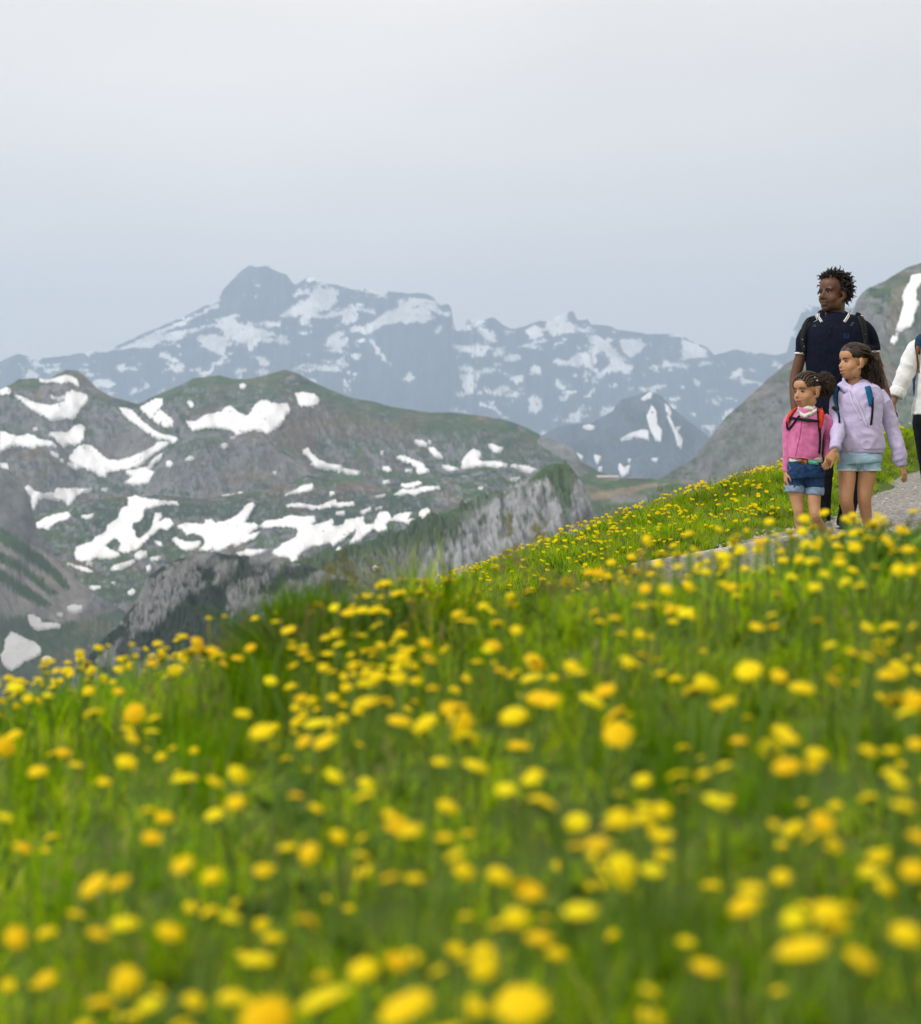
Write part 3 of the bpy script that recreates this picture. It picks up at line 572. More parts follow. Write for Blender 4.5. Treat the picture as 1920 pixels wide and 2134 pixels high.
MH.snow(Z(0, 950, S3,
    [(200, 430), (215, 400), (270, 365), (340, 345), (405, 335), (418, 352), (400, 375), (345, 390), (310, 415), (290, 435), (250, 425)], [(485, 355), (520, 352), (555, 342), (548, 365), (520, 376), (500, 368)],
    [(440, 570), (455, 540), (510, 520), (540, 515), (570, 480), (625, 455), (640, 410), (700, 370), (715, 320), (760, 290), (760, 250), (800, 235), (840, 250), (910, 258), (970, 268), (1055, 272), (1058, 288), (990, 285), (920, 300), (850, 320), (850, 355), (830, 390), (790, 400), (780, 420), (800, 450), (810, 490), (850, 480), (890, 440), (905, 410), (920, 340), (955, 340), (960, 360), (930, 400), (985, 370), (1005, 370), (1030, 408), (990, 440), (945, 430), (900, 470), (850, 520), (810, 560), (750, 575), (700, 560), (720, 520), (690, 490), (650, 510), (625, 535), (650, 555), (700, 575), (715, 590), (670, 605), (600, 610), (570, 600), (520, 625), (480, 630), (450, 610)],
    [(795, 585), (830, 565), (872, 568), (870, 590), (830, 612), (800, 605)], [(890, 605), (955, 595), (930, 620), (900, 620)], [(650, 680), (670, 655), (730, 635), (795, 615), (795, 635), (750, 655), (700, 680)], [(868, 655), (890, 645), (895, 665), (872, 690)],
    [(400, 635), (450, 655), (520, 665), (555, 690), (520, 692), (460, 670)], [(510, 635), (550, 632), (545, 645), (515, 650)], [(530, 775), (590, 772), (598, 785), (560, 795), (530, 785)], [(515, 830), (545, 828), (580, 850), (565, 865), (525, 850)],
    [(755, 810), (785, 788), (802, 800), (790, 822), (770, 830)], [(660, 750), (680, 747), (685, 758), (665, 762)],
    [(1050, 415), (1100, 400), (1210, 405), (1220, 380), (1260, 378), (1270, 400), (1330, 390), (1400, 360), (1440, 320), (1470, 285), (1500, 275), (1510, 290), (1480, 345), (1450, 400), (1520, 402), (1530, 420), (1490, 450), (1470, 470), (1540, 450), (1520, 480), (1460, 510), (1390, 540), (1400, 515), (1350, 540), (1290, 565), (1250, 570), (1275, 545), (1230, 560), (1180, 555), (1215, 520), (1210, 480), (1160, 460), (1110, 470), (1085, 440)],
    [(1018, 490), (1040, 485), (1100, 510), (1190, 508), (1170, 540), (1130, 555), (1105, 560), (1070, 550), (1050, 530)], [(920, 505), (950, 510), (965, 530), (945, 538)], [(1395, 578), (1460, 558), (1580, 555), (1560, 570), (1490, 590), (1430, 585)]))
S7 = 1820 / 800
MH.snow(Z(500, 950, S7,
    [(95, 335), (120, 310), (200, 300), (230, 283), (290, 290), (355, 285), (355, 310), (340, 330), (390, 320), (440, 300), (445, 315), (430, 335), (490, 330), (500, 305), (540, 300), (585, 285), (585, 310), (600, 330), (635, 320), (630, 345), (600, 370), (570, 400), (540, 410), (525, 410), (550, 370), (555, 340), (520, 370), (480, 400), (440, 430), (430, 410), (390, 420), (330, 430), (300, 450), (270, 475), (280, 500), (255, 505), (230, 480), (180, 475), (150, 455), (190, 430), (205, 415), (240, 400), (270, 385), (280, 345), (200, 335), (130, 340)],
    [(635, 340), (640, 310), (660, 270), (700, 265), (720, 300), (750, 275), (815, 268), (800, 300), (830, 300), (800, 320), (760, 310), (710, 305), (690, 330), (700, 345), (660, 360)], [(840, 300), (860, 260), (890, 250), (905, 262), (890, 285), (860, 300)],
    [(220, 235), (270, 225), (370, 240), (430, 215), (455, 208), (460, 222), (540, 220), (545, 232), (510, 240), (440, 240), (390, 252), (340, 255), (310, 240), (250, 245)], [(215, 185), (260, 165), (290, 145), (345, 133), (350, 145), (330, 170), (280, 172)],
    [(570, 265), (620, 245), (625, 258), (585, 275)], [(640, 250), (675, 240), (670, 252)], [(455, 268), (495, 262), (495, 275), (460, 282)], [(765, 130), (790, 135), (850, 122), (865, 128), (830, 148), (785, 155), (765, 145)],
    [(730, 185), (770, 160), (830, 160), (860, 148), (945, 145), (948, 158), (890, 165), (850, 175), (830, 188), (790, 178), (750, 190)], [(425, 172), (445, 170), (450, 182), (430, 190)], [(640, 190), (690, 183), (680, 197), (650, 198)],
    [(455, 450), (470, 430), (485, 440), (470, 460), (455, 465)], [(690, 370), (715, 362), (720, 370), (695, 378)], [(1130, 150), (1155, 148), (1148, 160)], [(290, 492), (310, 490), (308, 502), (292, 502)]))

# ---- left cliff and striped scree slope
def col_cliff(s):
    C = alpine(s, .06, .05, .7)
    C = paint(C, s, [(-200, 960), (0, 985), (30, 1010), (60, 1050), (75, 1130), (0, 1100), (-200, 1080)], ROCK * .8, 3, keep=.1, wob=5)
    C = paint(C, s, [(-200, 1090), (0, 1100), (70, 1140), (116, 1165), (151, 1200), (200, 1240), (160, 1290), (90, 1310), (0, 1280), (-200, 1250)], SCREE * 1.35, 5, keep=.0, wob=4)
    for q_, st in enumerate(([(-150, 1010), (0, 1100), (20, 1110), (90, 1158), (152, 1224), (140, 1228), (66, 1172), (0, 1130), (-150, 1050)], [(-150, 1070), (0, 1148), (42, 1168), (120, 1238), (104, 1241), (50, 1198), (0, 1172), (-150, 1100)], [(-150, 1110), (0, 1186), (60, 1222), (110, 1262), (84, 1266), (40, 1240), (0, 1212), (-150, 1150)])):
        C = paint(C, s, st, GRASS * 1.05, 7 + q_, keep=.0, wob=5)
    C = paint(C, s, [(0, 1290), (60, 1280), (140, 1300), (250, 1270), (280, 1300), (220, 1360), (100, 1440), (0, 1440)], GRASS, 11, keep=.2)
    C = paint(C, s, [(160, 1280), (240, 1300), (230, 1330), (150, 1320)], BROWN * 1.5, 13, keep=.2, thr=.55); C = paint(C, s, [(100, 1360), (200, 1340), (190, 1390), (110, 1400)], BROWN * 1.4, 15, keep=.2, thr=.55)
    return C
MC = Mountain('grey cliff and scree slope with green grassy stripes falling to the valley', [(-420, 930), (-200, 950), (0, 973), (21, 984), (39, 1000), (53, 1018), (64, 1050), (71, 1092), (116, 1161), (151, 1198), (193, 1232), (240, 1262), (300, 1300), (420, 1330), (560, 1360)],
              2700, 900, 120, 420, 220, amp=10, lam=50, jag=1.2, jlam=18, colour=col_cliff, fine=.05, d0=40, seed=15, steep=([0, 30, 80, 300, 900], [0, 55, 90, 215, 420]))
MC.snow(Z(0, 950, S3, [(395, 900), (430, 882), (485, 890), (480, 915), (440, 925), (410, 915)], [(165, 945), (190, 938), (240, 965), (245, 990), (330, 992), (362, 998), (350, 1012), (300, 1020), (250, 1020), (200, 1025), (175, 990)],
    [(0, 1180), (25, 1150), (30, 1090), (65, 1045), (100, 1055), (150, 1085), (210, 1105), (240, 1140), (238, 1170), (200, 1190), (140, 1215), (100, 1245), (70, 1265), (35, 1255), (10, 1215)], [(250, 1200), (275, 1185), (303, 1195), (295, 1220), (265, 1225)],
    [(335, 935), (370, 932), (365, 942), (340, 944)]))

# ---- right mountain
def col_right(s):
    C = alpine(s, .0, .0, .8)
    C = mixc(C, np.array((.075, .12, .06)), sstep(-.2, .3, fbm(s.X / 60, s.Z / 60, 2, 4, 4)) * .6)
    C = paint(C, s, [(1590, 770), (1640, 760), (1660, 900), (1640, 980), (1560, 1010), (1440, 1000), (1400, 985), (1500, 900)], ROCK * .8, 5, keep=.25, thr=.42)
    C = paint(C, s, [(1780, 620), (1830, 640), (1850, 700), (1800, 700)], ROCK * .9, 6, keep=.1, thr=.4)
    C = paint(C, s, [(1860, 600), (1900, 590), (1880, 700), (1850, 760), (1900, 780), (1920, 700), (1990, 600), (1990, 800), (1830, 800), (1850, 680)], BROWN * 1.25 + .02, 8, keep=.2, thr=.45)
    C = paint(C, s, [(1480, 1030), (1600, 950), (1640, 960), (1560, 1040)], SCREE * .95, 9, keep=.25, thr=.5)
    return C
MR = Mountain('steep green and grey mountainside with one tall snow gully, rising behind the walkers', [(1300, 1035), (1380, 995), (1419, 971), (1451, 951), (1459, 936), (1490, 900), (1514, 868), (1554, 833), (1593, 797), (1633, 762), (1680, 735), (1740, 700), (1775, 660), (1786, 625), (1797, 610), (1811, 600), (1843, 586), (1864, 573), (1890, 558), (1920, 547), (1990, 520), (2120, 480), (2320, 470), (2500, 520)],
              3000, 900, 250, 520, 200, slope=.9, amp=22, lam=90, jag=2.0, jlam=25, colour=col_right, fine=.04, d0=80, seed=18, steep=([0, 40, 150, 450, 900], [0, 34, 140, 400, 700]))
MR.snow(Z(1600, 540, 5.6875, [(1705, 190), (1760, 180), (1850, 175), (1850, 230), (1800, 310), (1760, 360), (1770, 420), (1760, 490), (1800, 510), (1770, 580), (1740, 650), (1735, 730), (1690, 800), (1640, 810), (1600, 835), (1520, 835), (1550, 760), (1575, 700), (1590, 610), (1620, 520), (1605, 440), (1630, 350), (1680, 280)],
    [(1460, 950), (1490, 910), (1540, 920), (1545, 960), (1500, 1000), (1465, 980)], [(1522, 878), (1548, 876), (1550, 896), (1528, 898)]), 4.0, 2.2)

# ---- saddle pasture
def col_saddle(s):
    a = fbm(s.X / 80, s.Z / 18, 1, 4, 5); C = np.ones((*s.X.shape, 3)) * GRASS * 1.15
    C = mixc(C, BROWN * 1.5, sstep(.12, .3, a) * .8); C = mixc(C, SCREE, sstep(.25, .4, fbm(s.X / 30, s.Z / 10, 3, 4, 9)) * .7)
    C = paint(C, s, [(1225, 1030), (1290, 1018), (1370, 1005), (1370, 1014), (1300, 1028), (1240, 1042)], BROWN * 1.9, 4, keep=.1, wob=4)
    C = paint(C, s, [(1280, 1030), (1350, 1030), (1350, 1046), (1270, 1048)], SCREE * .95, 6, keep=.1, wob=5)
    return C
MD = Mountain('green pasture saddle with faint trails below the hazy pyramid peak', [(1080, 1005), (1150, 985), (1200, 988), (1245, 996), (1300, 1001), (1360, 1000), (1420, 996), (1480, 1012), (1560, 1040), (1700, 1090)], 2900, 1000, 200, 260, 110, amp=6, lam=60, jag=.8, jlam=30,
              colour=col_saddle, fine=.04, d0=60, seed=21, steep=([0, 100, 400, 1000], [0, 16, 110, 330]))

# ---- near limestone knoll and its green shoulder
def streaks(s, sc=1.0, seed=0):
    return .75 * ridged(s.X / (9 * sc) + s.Z / (30 * sc), s.Z / (40 * sc), 2, 4, seed) + .35 * fbm(s.X / (4 * sc), s.Z / (9 * sc), 5, 3, seed + 4, .5)
def col_knoll(s):
    C = alpine(s, .12, -.1, .25); C = mixc(C, GRASS * 1.15, np.full(s.X.shape, .5))
    st = .8 * ridged((s.X + s.Z * .55) / 15, (s.Z - s.X * .3) / 40, 2, 4, 3) + .4 * fbm((s.X + s.Z * .5) / 7, s.Z / 12, 5, 4, 7, .55)
    rock = inside([(1095, 1000), (1110, 992), (1140, 985), (1150, 1030), (1175, 1060), (1180, 985), (1200, 985), (1225, 1030), (1238, 1060), (1240, 1240), (880, 1260), (930, 1160), (955, 1110), (1000, 1060), (1050, 1022)], s.px + 14 * fbm(s.px / 18, s.py / 18, 3, 4, 1), s.py + 8 * fbm(s.px / 18, s.py / 18, 7, 4, 2)).astype(float)
    edge = inside([(840, 1260), (900, 1130), (990, 1040), (1095, 1000), (1260, 1000), (1260, 1260)], s.px, s.py).astype(float)
    k = np.clip(rock * sstep(-.28, .10, st) + (edge - rock).clip(0) * sstep(.15, .4, st) * .8, 0, 1)
    C = mixc(C, LIME * 1.3, k); C = mixc(C, LIME * .45, k * sstep(.02, .25, fbm((s.X + s.Z * .5) / 8, (s.Z - s.X * .3) / 20, 9, 5, 6, .62)) * .85); C = mixc(C, GRASS * .9, k * sstep(.12, .3, fbm(s.X / 9, s.Z / 12, 14, 4, 16)) * .8)
    C = paint(C, s, [(1097, 1000), (1120, 984), (1138, 968), (1170, 962), (1196, 978), (1196, 1010), (1188, 1050), (1172, 1062), (1156, 1024), (1142, 992), (1110, 1006)], GRASS * 1.2, 21, keep=.12, wob=7)
    C = paint(C, s, [(420, 1190), (640, 1160), (800, 1108), (980, 1034), (1060, 1008), (1040, 1032), (985, 1072), (950, 1100), (900, 1140), (760, 1180), (600, 1210)], GRASS * 1.1, 23, keep=.3, wob=8)
    C = paint(C, s, [(690, 1170), (780, 1150), (900, 1130), (880, 1180), (800, 1220), (700, 1230)], SCREE * .95, 4, keep=.15, thr=.5)
    C = paint(C, s, [(700, 1130), (900, 1085), (930, 1095), (720, 1150)], DARK * 1.2, 6, keep=.2, thr=.55)
    return C
MK = Mountain('pale limestone knoll with a grassy top and streaked grey cliffs, above the flower bank', [(420, 1195), (520, 1180), (632, 1170), (676, 1152), (720, 1143), (764, 1128), (808, 1115), (852, 1099), (896, 1084), (940, 1064), (983, 1042), (1030, 1028), (1059, 1015), (1095, 1001), (1111, 991), (1138, 971), (1160, 965), (1175, 966), (1190, 973), (1206, 995), (1221, 1026), (1232, 1050), (1236, 1094), (1242, 1150), (1300, 1210), (1420, 1260)],
              1500, 240, 60, 620, 200, amp=19, lam=24, jag=.6, jlam=8, colour=col_knoll, var=.28, fine=.12, d0=14, seed=24, steep=([0, 8, 40, 120, 240], [0, 5, 38, 110, 190]), flute=.38)
MK.snow(Z(500, 950, S7, [(628, 525), (645, 520), (660, 530), (645, 540), (630, 538)], [(455, 640), (470, 632), (490, 650), (495, 675), (470, 680), (450, 662)], [(660, 650), (680, 645), (685, 665), (662, 665)]), .8, 1.0)

# ---- dark rocky knoll on the left with dwarf pine
def col_dark(s):
    st = .75 * ridged((s.X - s.Z * .9) / 15, (s.X * .35 + s.Z) / 34, 2, 4, 9) + .35 * fbm(s.X / 7, s.Z / 7, 5, 3, 13); C = alpine(s, .1, 0, .2); C = mixc(C, GRASS * .8, np.full(s.X.shape, .4))
    C = mixc(C, LIME * .8, sstep(.05, .35, st) * .9); C = mixc(C, LIME * .32, sstep(.05, .25, fbm((s.X - s.Z * .8) / 6, (s.X * .4 + s.Z) / 10, 9, 4, 6, .6)) * .7)
    n = fbm(s.X / 14, s.Z / 9, 2, 4, 8, .55)
    C = mixc(C, PINE, sstep(-.02, .12, n) * .92)
    C = paint(C, s, [(400, 1240), (440, 1215), (470, 1225), (480, 1290), (520, 1300), (560, 1340), (400, 1380), (260, 1345), (300, 1310), (350, 1270)], PINE, 4, keep=.05, wob=14)
    C = paint(C, s, [(300, 1220), (350, 1185), (400, 1180), (420, 1200), (380, 1250), (320, 1310), (260, 1320), (280, 1260)], LIME * .8, 6, keep=.1, thr=.42)
    C = paint(C, s, [(195, 1345), (250, 1300), (270, 1310), (210, 1365), (170, 1400), (160, 1400)], PINE, 8, keep=.05, wob=6)
    return C
MF = Mountain('dark rocky knoll covered with dwarf pine and pale limestone slabs, low in the valley', [(60, 1475), (120, 1428), (155, 1407), (176, 1382), (207, 1340), (246, 1302), (288, 1249), (306, 1203), (338, 1180), (373, 1165), (415, 1155), (443, 1151), (492, 1158), (549, 1160), (598, 1169), (640, 1178), (720, 1205), (820, 1240), (940, 1270)],
              1000, 260, 60, 520, 190, amp=9, lam=20, jag=.5, jlam=6, colour=col_dark, var=.28, fine=.15, d0=12, seed=27, steep=([0, 8, 40, 120, 260], [0, 5, 28, 95, 190]), flute=.42)

# ---- valley floor far below
vx = np.linspace(-15000, 15000, 110); vy = np.linspace(-600, 24000, 110); VX, VY = np.meshgrid(vx, vy)
VZ = -620 + 25 * fbm(VX / 900, VY / 900, 0, 4, 3)
val = grid_mesh('valley', np.stack([VX, VY, VZ], -1), noise_mat('valley_ground', tuple(DARK), tuple(GRASS), .004, .95))
tag(val, 'green valley floor lying far below between the mountains', 'valley', kind='structure')

# ---- two long alp buildings on the saddle
m_wall = noise_mat('hut_wall', (.36, .31, .28), (.46, .41, .37), .3, .9); m_roof1 = noise_mat('hut_roof', (.40, .36, .35), (.50, .46, .45), .4, .8); m_roof2 = noise_mat('dark_hut_roof', (.13, .13, .15), (.20, .20, .22), .4, .8)
m_pane = noise_mat('window_glass', (.02, .025, .03), (.05, .055, .06), 1, .2); m_dwall = noise_mat('dark_hut_wall', (.14, .125, .11), (.20, .18, .16), .5, .9)
def hut(label, px, py, Y, L, W_, H, RH, wm, rm, nwin):
    b = at(px, py, Y); h, _n = MD.hit(px, py); 
    if h is not None: b = h
    root = empty('alpine_hut', b); tag(root, label, 'hut')
    x0, x1, y0, y1, z0, z1 = b.x - L / 2, b.x + L / 2, b.y - 1, b.y + W_, b.z - 3, b.z + H
    V = [(x0, y0, z0), (x1, y0, z0), (x1, y1, z0), (x0, y1, z0), (x0, y0, z1), (x1, y0, z1), (x1, y1, z1), (x0, y1, z1), (x0, (y0 + y1) / 2, z1 + RH * .96), (x1, (y0 + y1) / 2, z1 + RH * .96)]
    mesh_obj('wall', V, [(0, 1, 5, 4), (1, 2, 6, 9, 5), (2, 3, 7, 6), (3, 0, 4, 8, 7)], wm, root, False)
    e = .8; ym = (y0 + y1) / 2; R = []
    for xx in (x0 - e, x1 + e):
        R += [(xx, y0 - e, z1 - .3), (xx, ym, z1 + RH), (xx, y1 + e, z1 - .3), (xx, y0 - e, z1 + .1), (xx, ym, z1 + RH + .4), (xx, y1 + e, z1 + .1)]
    mesh_obj('roof', R, [(3, 9, 10, 4), (4, 10, 11, 5), (0, 1, 7, 6), (1, 2, 8, 7), (0, 6, 9, 3), (2, 5, 11, 8), (0, 3, 4, 1), (1, 4, 5, 2), (6, 7, 10, 9), (7, 8, 11, 10)], rm, root, False)
    for i in range(nwin):
        cx_ = x0 + (i + .7) * L / (nwin + .4)
        q = [(cx_ - .7, y0 - .08, b.z + H * .35), (cx_ + .7, y0 - .08, b.z + H * .35), (cx_ + .7, y0 - .08, b.z + H * .75), (cx_ - .7, y0 - .08, b.z + H * .75)]
        q += [(x, y + .2, z) for x, y, z in q]
        mesh_obj('window', q, [(0, 1, 2, 3), (0, 4, 5, 1), (1, 5, 6, 2), (2, 6, 7, 3), (3, 7, 4, 0)], m_pane, root, False)
hut('long pale alpine hut with low roof standing on the green saddle', 1267, 1000, 2880, 30, 9, 3.6, 2.6, m_wall, m_roof1, 7)
hut('low dark-roofed alpine hut on the saddle beside the pale one', 1327, 1000.5, 2890, 30, 8, 2.2, 2.2, m_dwall, m_roof2, 5)

# ------------------------------------------------------------------ the air
def haze_box():
    x0, x1, y0, y1, z0, z1 = -15500, 15500, -700, 24500, -720, 2700
    V = [(x0, y0, z0), (x1, y0, z0), (x1, y1, z0), (x0, y1, z0), (x0, y0, z1), (x1, y0, z1), (x1, y1, z1), (x0, y1, z1)]
    m = bpy.data.materials.new('haze_air'); m.use_nodes = True; t = m.node_tree; t.nodes.clear()
    o = N(t, 'ShaderNodeOutputMaterial'); v = N(t, 'ShaderNodeVolumePrincipled')
    v.inputs['Color'].default_value = (.65, .80, 1.0, 1); v.inputs['Density'].default_value = HAZE; v.inputs['Anisotropy'].default_value = .2
    t.links.new(v.outputs[0], o.inputs['Volume'])
    b = mesh_obj('haze', V, [(3, 2, 1, 0), (4, 5, 6, 7), (0, 1, 5, 4), (1, 2, 6, 5), (2, 3, 7, 6), (3, 0, 4, 7)], m, None, False)
    tag(b, 'pale blue-grey mountain haze filling the valley air', 'haze', kind='stuff')
HAZE = 0.78e-4
haze_box()
# ================================================================== GRASS (stuff) AND FLOWERS
def leaf_mat(name, c0, c1, c2, trans=.35, rough=.55):
    m, t, p = new_mat(name)
    oi = N(t, 'ShaderNodeObjectInfo'); r = N(t, 'ShaderNodeValToRGB'); r.color_ramp.elements[0].color = (*c0, 1); r.color_ramp.elements[1].color = (*c2, 1)
    e = r.color_ramp.elements.new(.5); e.color = (*c1, 1)
    t.links.new(oi.outputs['Random'], r.inputs['Fac'])
    n = N(t, 'ShaderNodeTexNoise', Scale=1.3, Detail=3); g = N(t, 'ShaderNodeNewGeometry'); t.links.new(g.outputs['Position'], n.inputs['Vector'])
    mr = N(t, 'ShaderNodeMapRange'); mr.inputs['From Min'].default_value = .35; mr.inputs['From Max'].default_value = .65; mr.inputs['To Min'].default_value = .75; mr.inputs['To Max'].default_value = 1.2
    t.links.new(n.outputs['Fac'], mr.inputs['Value'])
    s = N(t, 'ShaderNodeVectorMath', operation='SCALE'); t.links.new(r.outputs[0], s.inputs[0]); t.links.new(mr.outputs[0], s.inputs['Scale'])
    t.links.new(s.outputs[0], p.inputs['Base Color']); p.inputs['Roughness'].default_value = rough; p.inputs['Specular IOR Level'].default_value = .06
    tr = N(t, 'ShaderNodeBsdfTranslucent'); t.links.new(s.outputs[0], tr.inputs['Color'])
    mx_ = N(t, 'ShaderNodeMixShader'); mx_.inputs[0].default_value = trans
    t.links.new(p.outputs[0], mx_.inputs[1]); t.links.new(tr.outputs[0], mx_.inputs[2]); t.links.new(mx_.outputs[0], t.nodes['Material Output'].inputs['Surface'])
    return m
m_grass = leaf_mat('grass_blade', (.26, .44, .002), (.42, .60, .003), (.58, .69, .005), .45)
m_grass_dk = leaf_mat('grass_dark', (.09, .21, .002), (.15, .31, .003), (.23, .40, .005), .40)
m_seed = leaf_mat('seed_head', (.20, .19, .07), (.28, .26, .10), (.34, .31, .14), .35)
m_straw = leaf_mat('dry_straw', (.30, .27, .06), (.40, .36, .10), (.46, .42, .14), .3)
m_broad = leaf_mat('broad_leaf', (.05, .13, .02), (.085, .19, .02), (.13, .24, .03), .3, .45)
m_stem = leaf_mat('flower_stem', (.11, .20, .03), (.14, .24, .04), (.18, .27, .05), .2)

LIB = bpy.data.collections.new('grass_library')            # source shapes, never linked to the scene
def lib(name, V, Fc, mats, mi):
    me = bpy.data.meshes.new(name); me.from_pydata(V, [], Fc); me.update()
    for q in mats: me.materials.append(q)
    me.polygons.foreach_set('material_index', mi); me.polygons.foreach_set('use_smooth', [True] * len(Fc))
    o = bpy.data.objects.new(name, me); LIB.objects.link(o); return o
def blade(V, Fc, MI, x, y, h, wd, lean, az, mi, curl=1.0, seg=4, r=rng):
    b = len(V); d = (math.cos(az), math.sin(az)); n = (-d[1], d[0])
    for i in range(seg + 1):
        t = i / seg; off = lean * h * t ** (1.6 * curl); z = h * t * (1 - .25 * lean * t); ww = wd * (1 - t ** 1.8) * (.75 + .5 * t * (1 - t) * 2)
        cx_, cy_ = x + d[0] * off, y + d[1] * off
        if i == seg: V.append((cx_, cy_, z))
        else: V += [(cx_ - n[0] * ww / 2, cy_ - n[1] * ww / 2, z), (cx_ + n[0] * ww / 2, cy_ + n[1] * ww / 2, z)]
    for i in range(seg - 1): Fc.append((b + 2 * i, b + 2 * i + 1, b + 2 * i + 3, b + 2 * i + 2)); MI.append(mi)
    Fc.append((b + 2 * seg - 2, b + 2 * seg - 1, b + 2 * seg)); MI.append(mi)
def tuft(name, n, rad, h0, h1, wd, mats, lean=(.1, .8), seed=0):
    r = random.Random(seed); V, Fc, MI = [], [], []
    for k in range(n):
        a = r.random() * 6.283; q = rad * math.sqrt(r.random())
        blade(V, Fc, MI, q * math.cos(a), q * math.sin(a), r.uniform(h0, h1), wd * r.uniform(.7, 1.3), r.uniform(*lean), r.random() * 6.283, r.choice(range(len(mats))), r.uniform(.8, 1.3))
    return lib(name, V, Fc, mats, MI)
tufts = []
for k in range(4): tufts.append(tuft('tuft', 34, .085, .05, .15, .0058, [m_grass] * 7 + [m_grass_dk] * 3 + [m_straw], (.3, 1.5), k))           # 0-3 lawn-like
for k in range(3): tufts.append(tuft('tall_tuft', 22, .07, .10, .23, .0060, [m_grass] * 5 + [m_grass_dk] * 4 + [m_straw], (.3, 1.4), 20 + k))               # 4-6 taller
for k in range(2):                                                                                                            # 7-8 low broad leaves
    r = random.Random(40 + k); V, Fc, MI = [], [], []
    for j in range(16): a = r.random() * 6.28; blade(V, Fc, MI, .03 * math.cos(a), .03 * math.sin(a), r.uniform(.07, .14), r.uniform(.014, .026), r.uniform(.6, 1.3), a, 0, 1, 4)
    tufts.append(lib('leaf_rosette', V, Fc, [m_broad], MI))
for k in range(3):                                                                                                            # 9-11 flowering grass with seed plumes
    r = random.Random(60 + k); V, Fc, MI = [], [], []
    for j in range(7):
        a = r.random() * 6.28; q = .07 * r.random(); x, y = q * math.cos(a), q * math.sin(a); h = r.uniform(.15, .25); L = r.uniform(.05, .35); az = r.random() * 6.28
        blade(V, Fc, MI, x, y, h, .0022, L, az, 0, 1, 4)
        ex, ey, ez = x + math.cos(az) * L * h, y + math.sin(az) * L * h, h * (1 - .25 * L)
        for i in range(12):
            b = len(V); zz = ez - .045 * i / 12 + r.uniform(-.003, .003); a2 = r.random() * 6.28; l_ = .004 + .010 * math.sin(3.0 * (i + 1) / 13); px_ = ex - math.cos(az) * L * .5 * .045 * i / 12; py_ = ey - math.sin(az) * L * .5 * .045 * i / 12
            V += [(px_, py_, zz - .003), (px_ + l_ * math.cos(a2), py_ + l_ * math.sin(a2), zz + .005), (px_, py_, zz + .005)]; Fc.append((b, b + 1, b + 2)); MI.append(1)
    tufts.append(lib('seed_grass', V, Fc, [m_grass, m_seed], MI))
for k in range(2): tufts.append(tuft('dark_tuft', 30, .07, .10, .22, .006, [m_grass_dk], (.1, .6), 80 + k))                         # 12-13
for i, o in enumerate(tufts): o.name = '%02d_' % i + o.name.split('.')[0]

def scatter(name, label, P, idx, rot, scl, mat):
    me = bpy.data.meshes.new(name); me.from_pydata([tuple(p) for p in P], [], [])
    for nm, ty, dat in (('idx', 'INT', idx), ('rot', 'FLOAT_VECTOR', rot), ('scl', 'FLOAT', scl)):
        a = me.attributes.new(nm, ty, 'POINT')
        if ty == 'FLOAT_VECTOR': a.data.foreach_set('vector', np.asarray(dat, np.float32).reshape(-1))
        else: a.data.foreach_set('value', np.asarray(dat, np.int32 if ty == 'INT' else np.float32))
    o = bpy.data.objects.new(name, me); COL.objects.link(o)
    ng = bpy.data.node_groups.new(name + '_nodes', 'GeometryNodeTree')
    ng.interface.new_socket('Geometry', in_out='INPUT', socket_type='NodeSocketGeometry'); ng.interface.new_socket('Geometry', in_out='OUTPUT', socket_type='NodeSocketGeometry')
    gi = ng.nodes.new('NodeGroupInput'); go = ng.nodes.new('NodeGroupOutput'); ip = ng.nodes.new('GeometryNodeInstanceOnPoints'); ci = ng.nodes.new('GeometryNodeCollectionInfo')
    ci.inputs['Collection'].default_value = LIB; ci.inputs['Separate Children'].default_value = True; ci.inputs['Reset Children'].default_value = True; ip.inputs['Pick Instance'].default_value = True
    def attr(n_, t_):
        q = ng.nodes.new('GeometryNodeInputNamedAttribute'); q.data_type = t_; q.inputs['Name'].default_value = n_; return q.outputs['Attribute']
    ng.links.new(gi.outputs[0], ip.inputs['Points']); ng.links.new(ci.outputs[0], ip.inputs['Instance']); ng.links.new(attr('idx', 'INT'), ip.inputs['Instance Index'])
    er = ng.nodes.new('FunctionNodeEulerToRotation'); ng.links.new(attr('rot', 'FLOAT_VECTOR'), er.inputs[0]); ng.links.new(er.outputs[0], ip.inputs['Rotation'])
    ng.links.new(attr('scl', 'FLOAT'), ip.inputs['Scale']); ng.links.new(ip.outputs[0], go.inputs[0])
    md = o.modifiers.new('scatter', 'NODES'); md.node_group = ng
    tag(o, label, 'grass', kind='stuff')
    return o

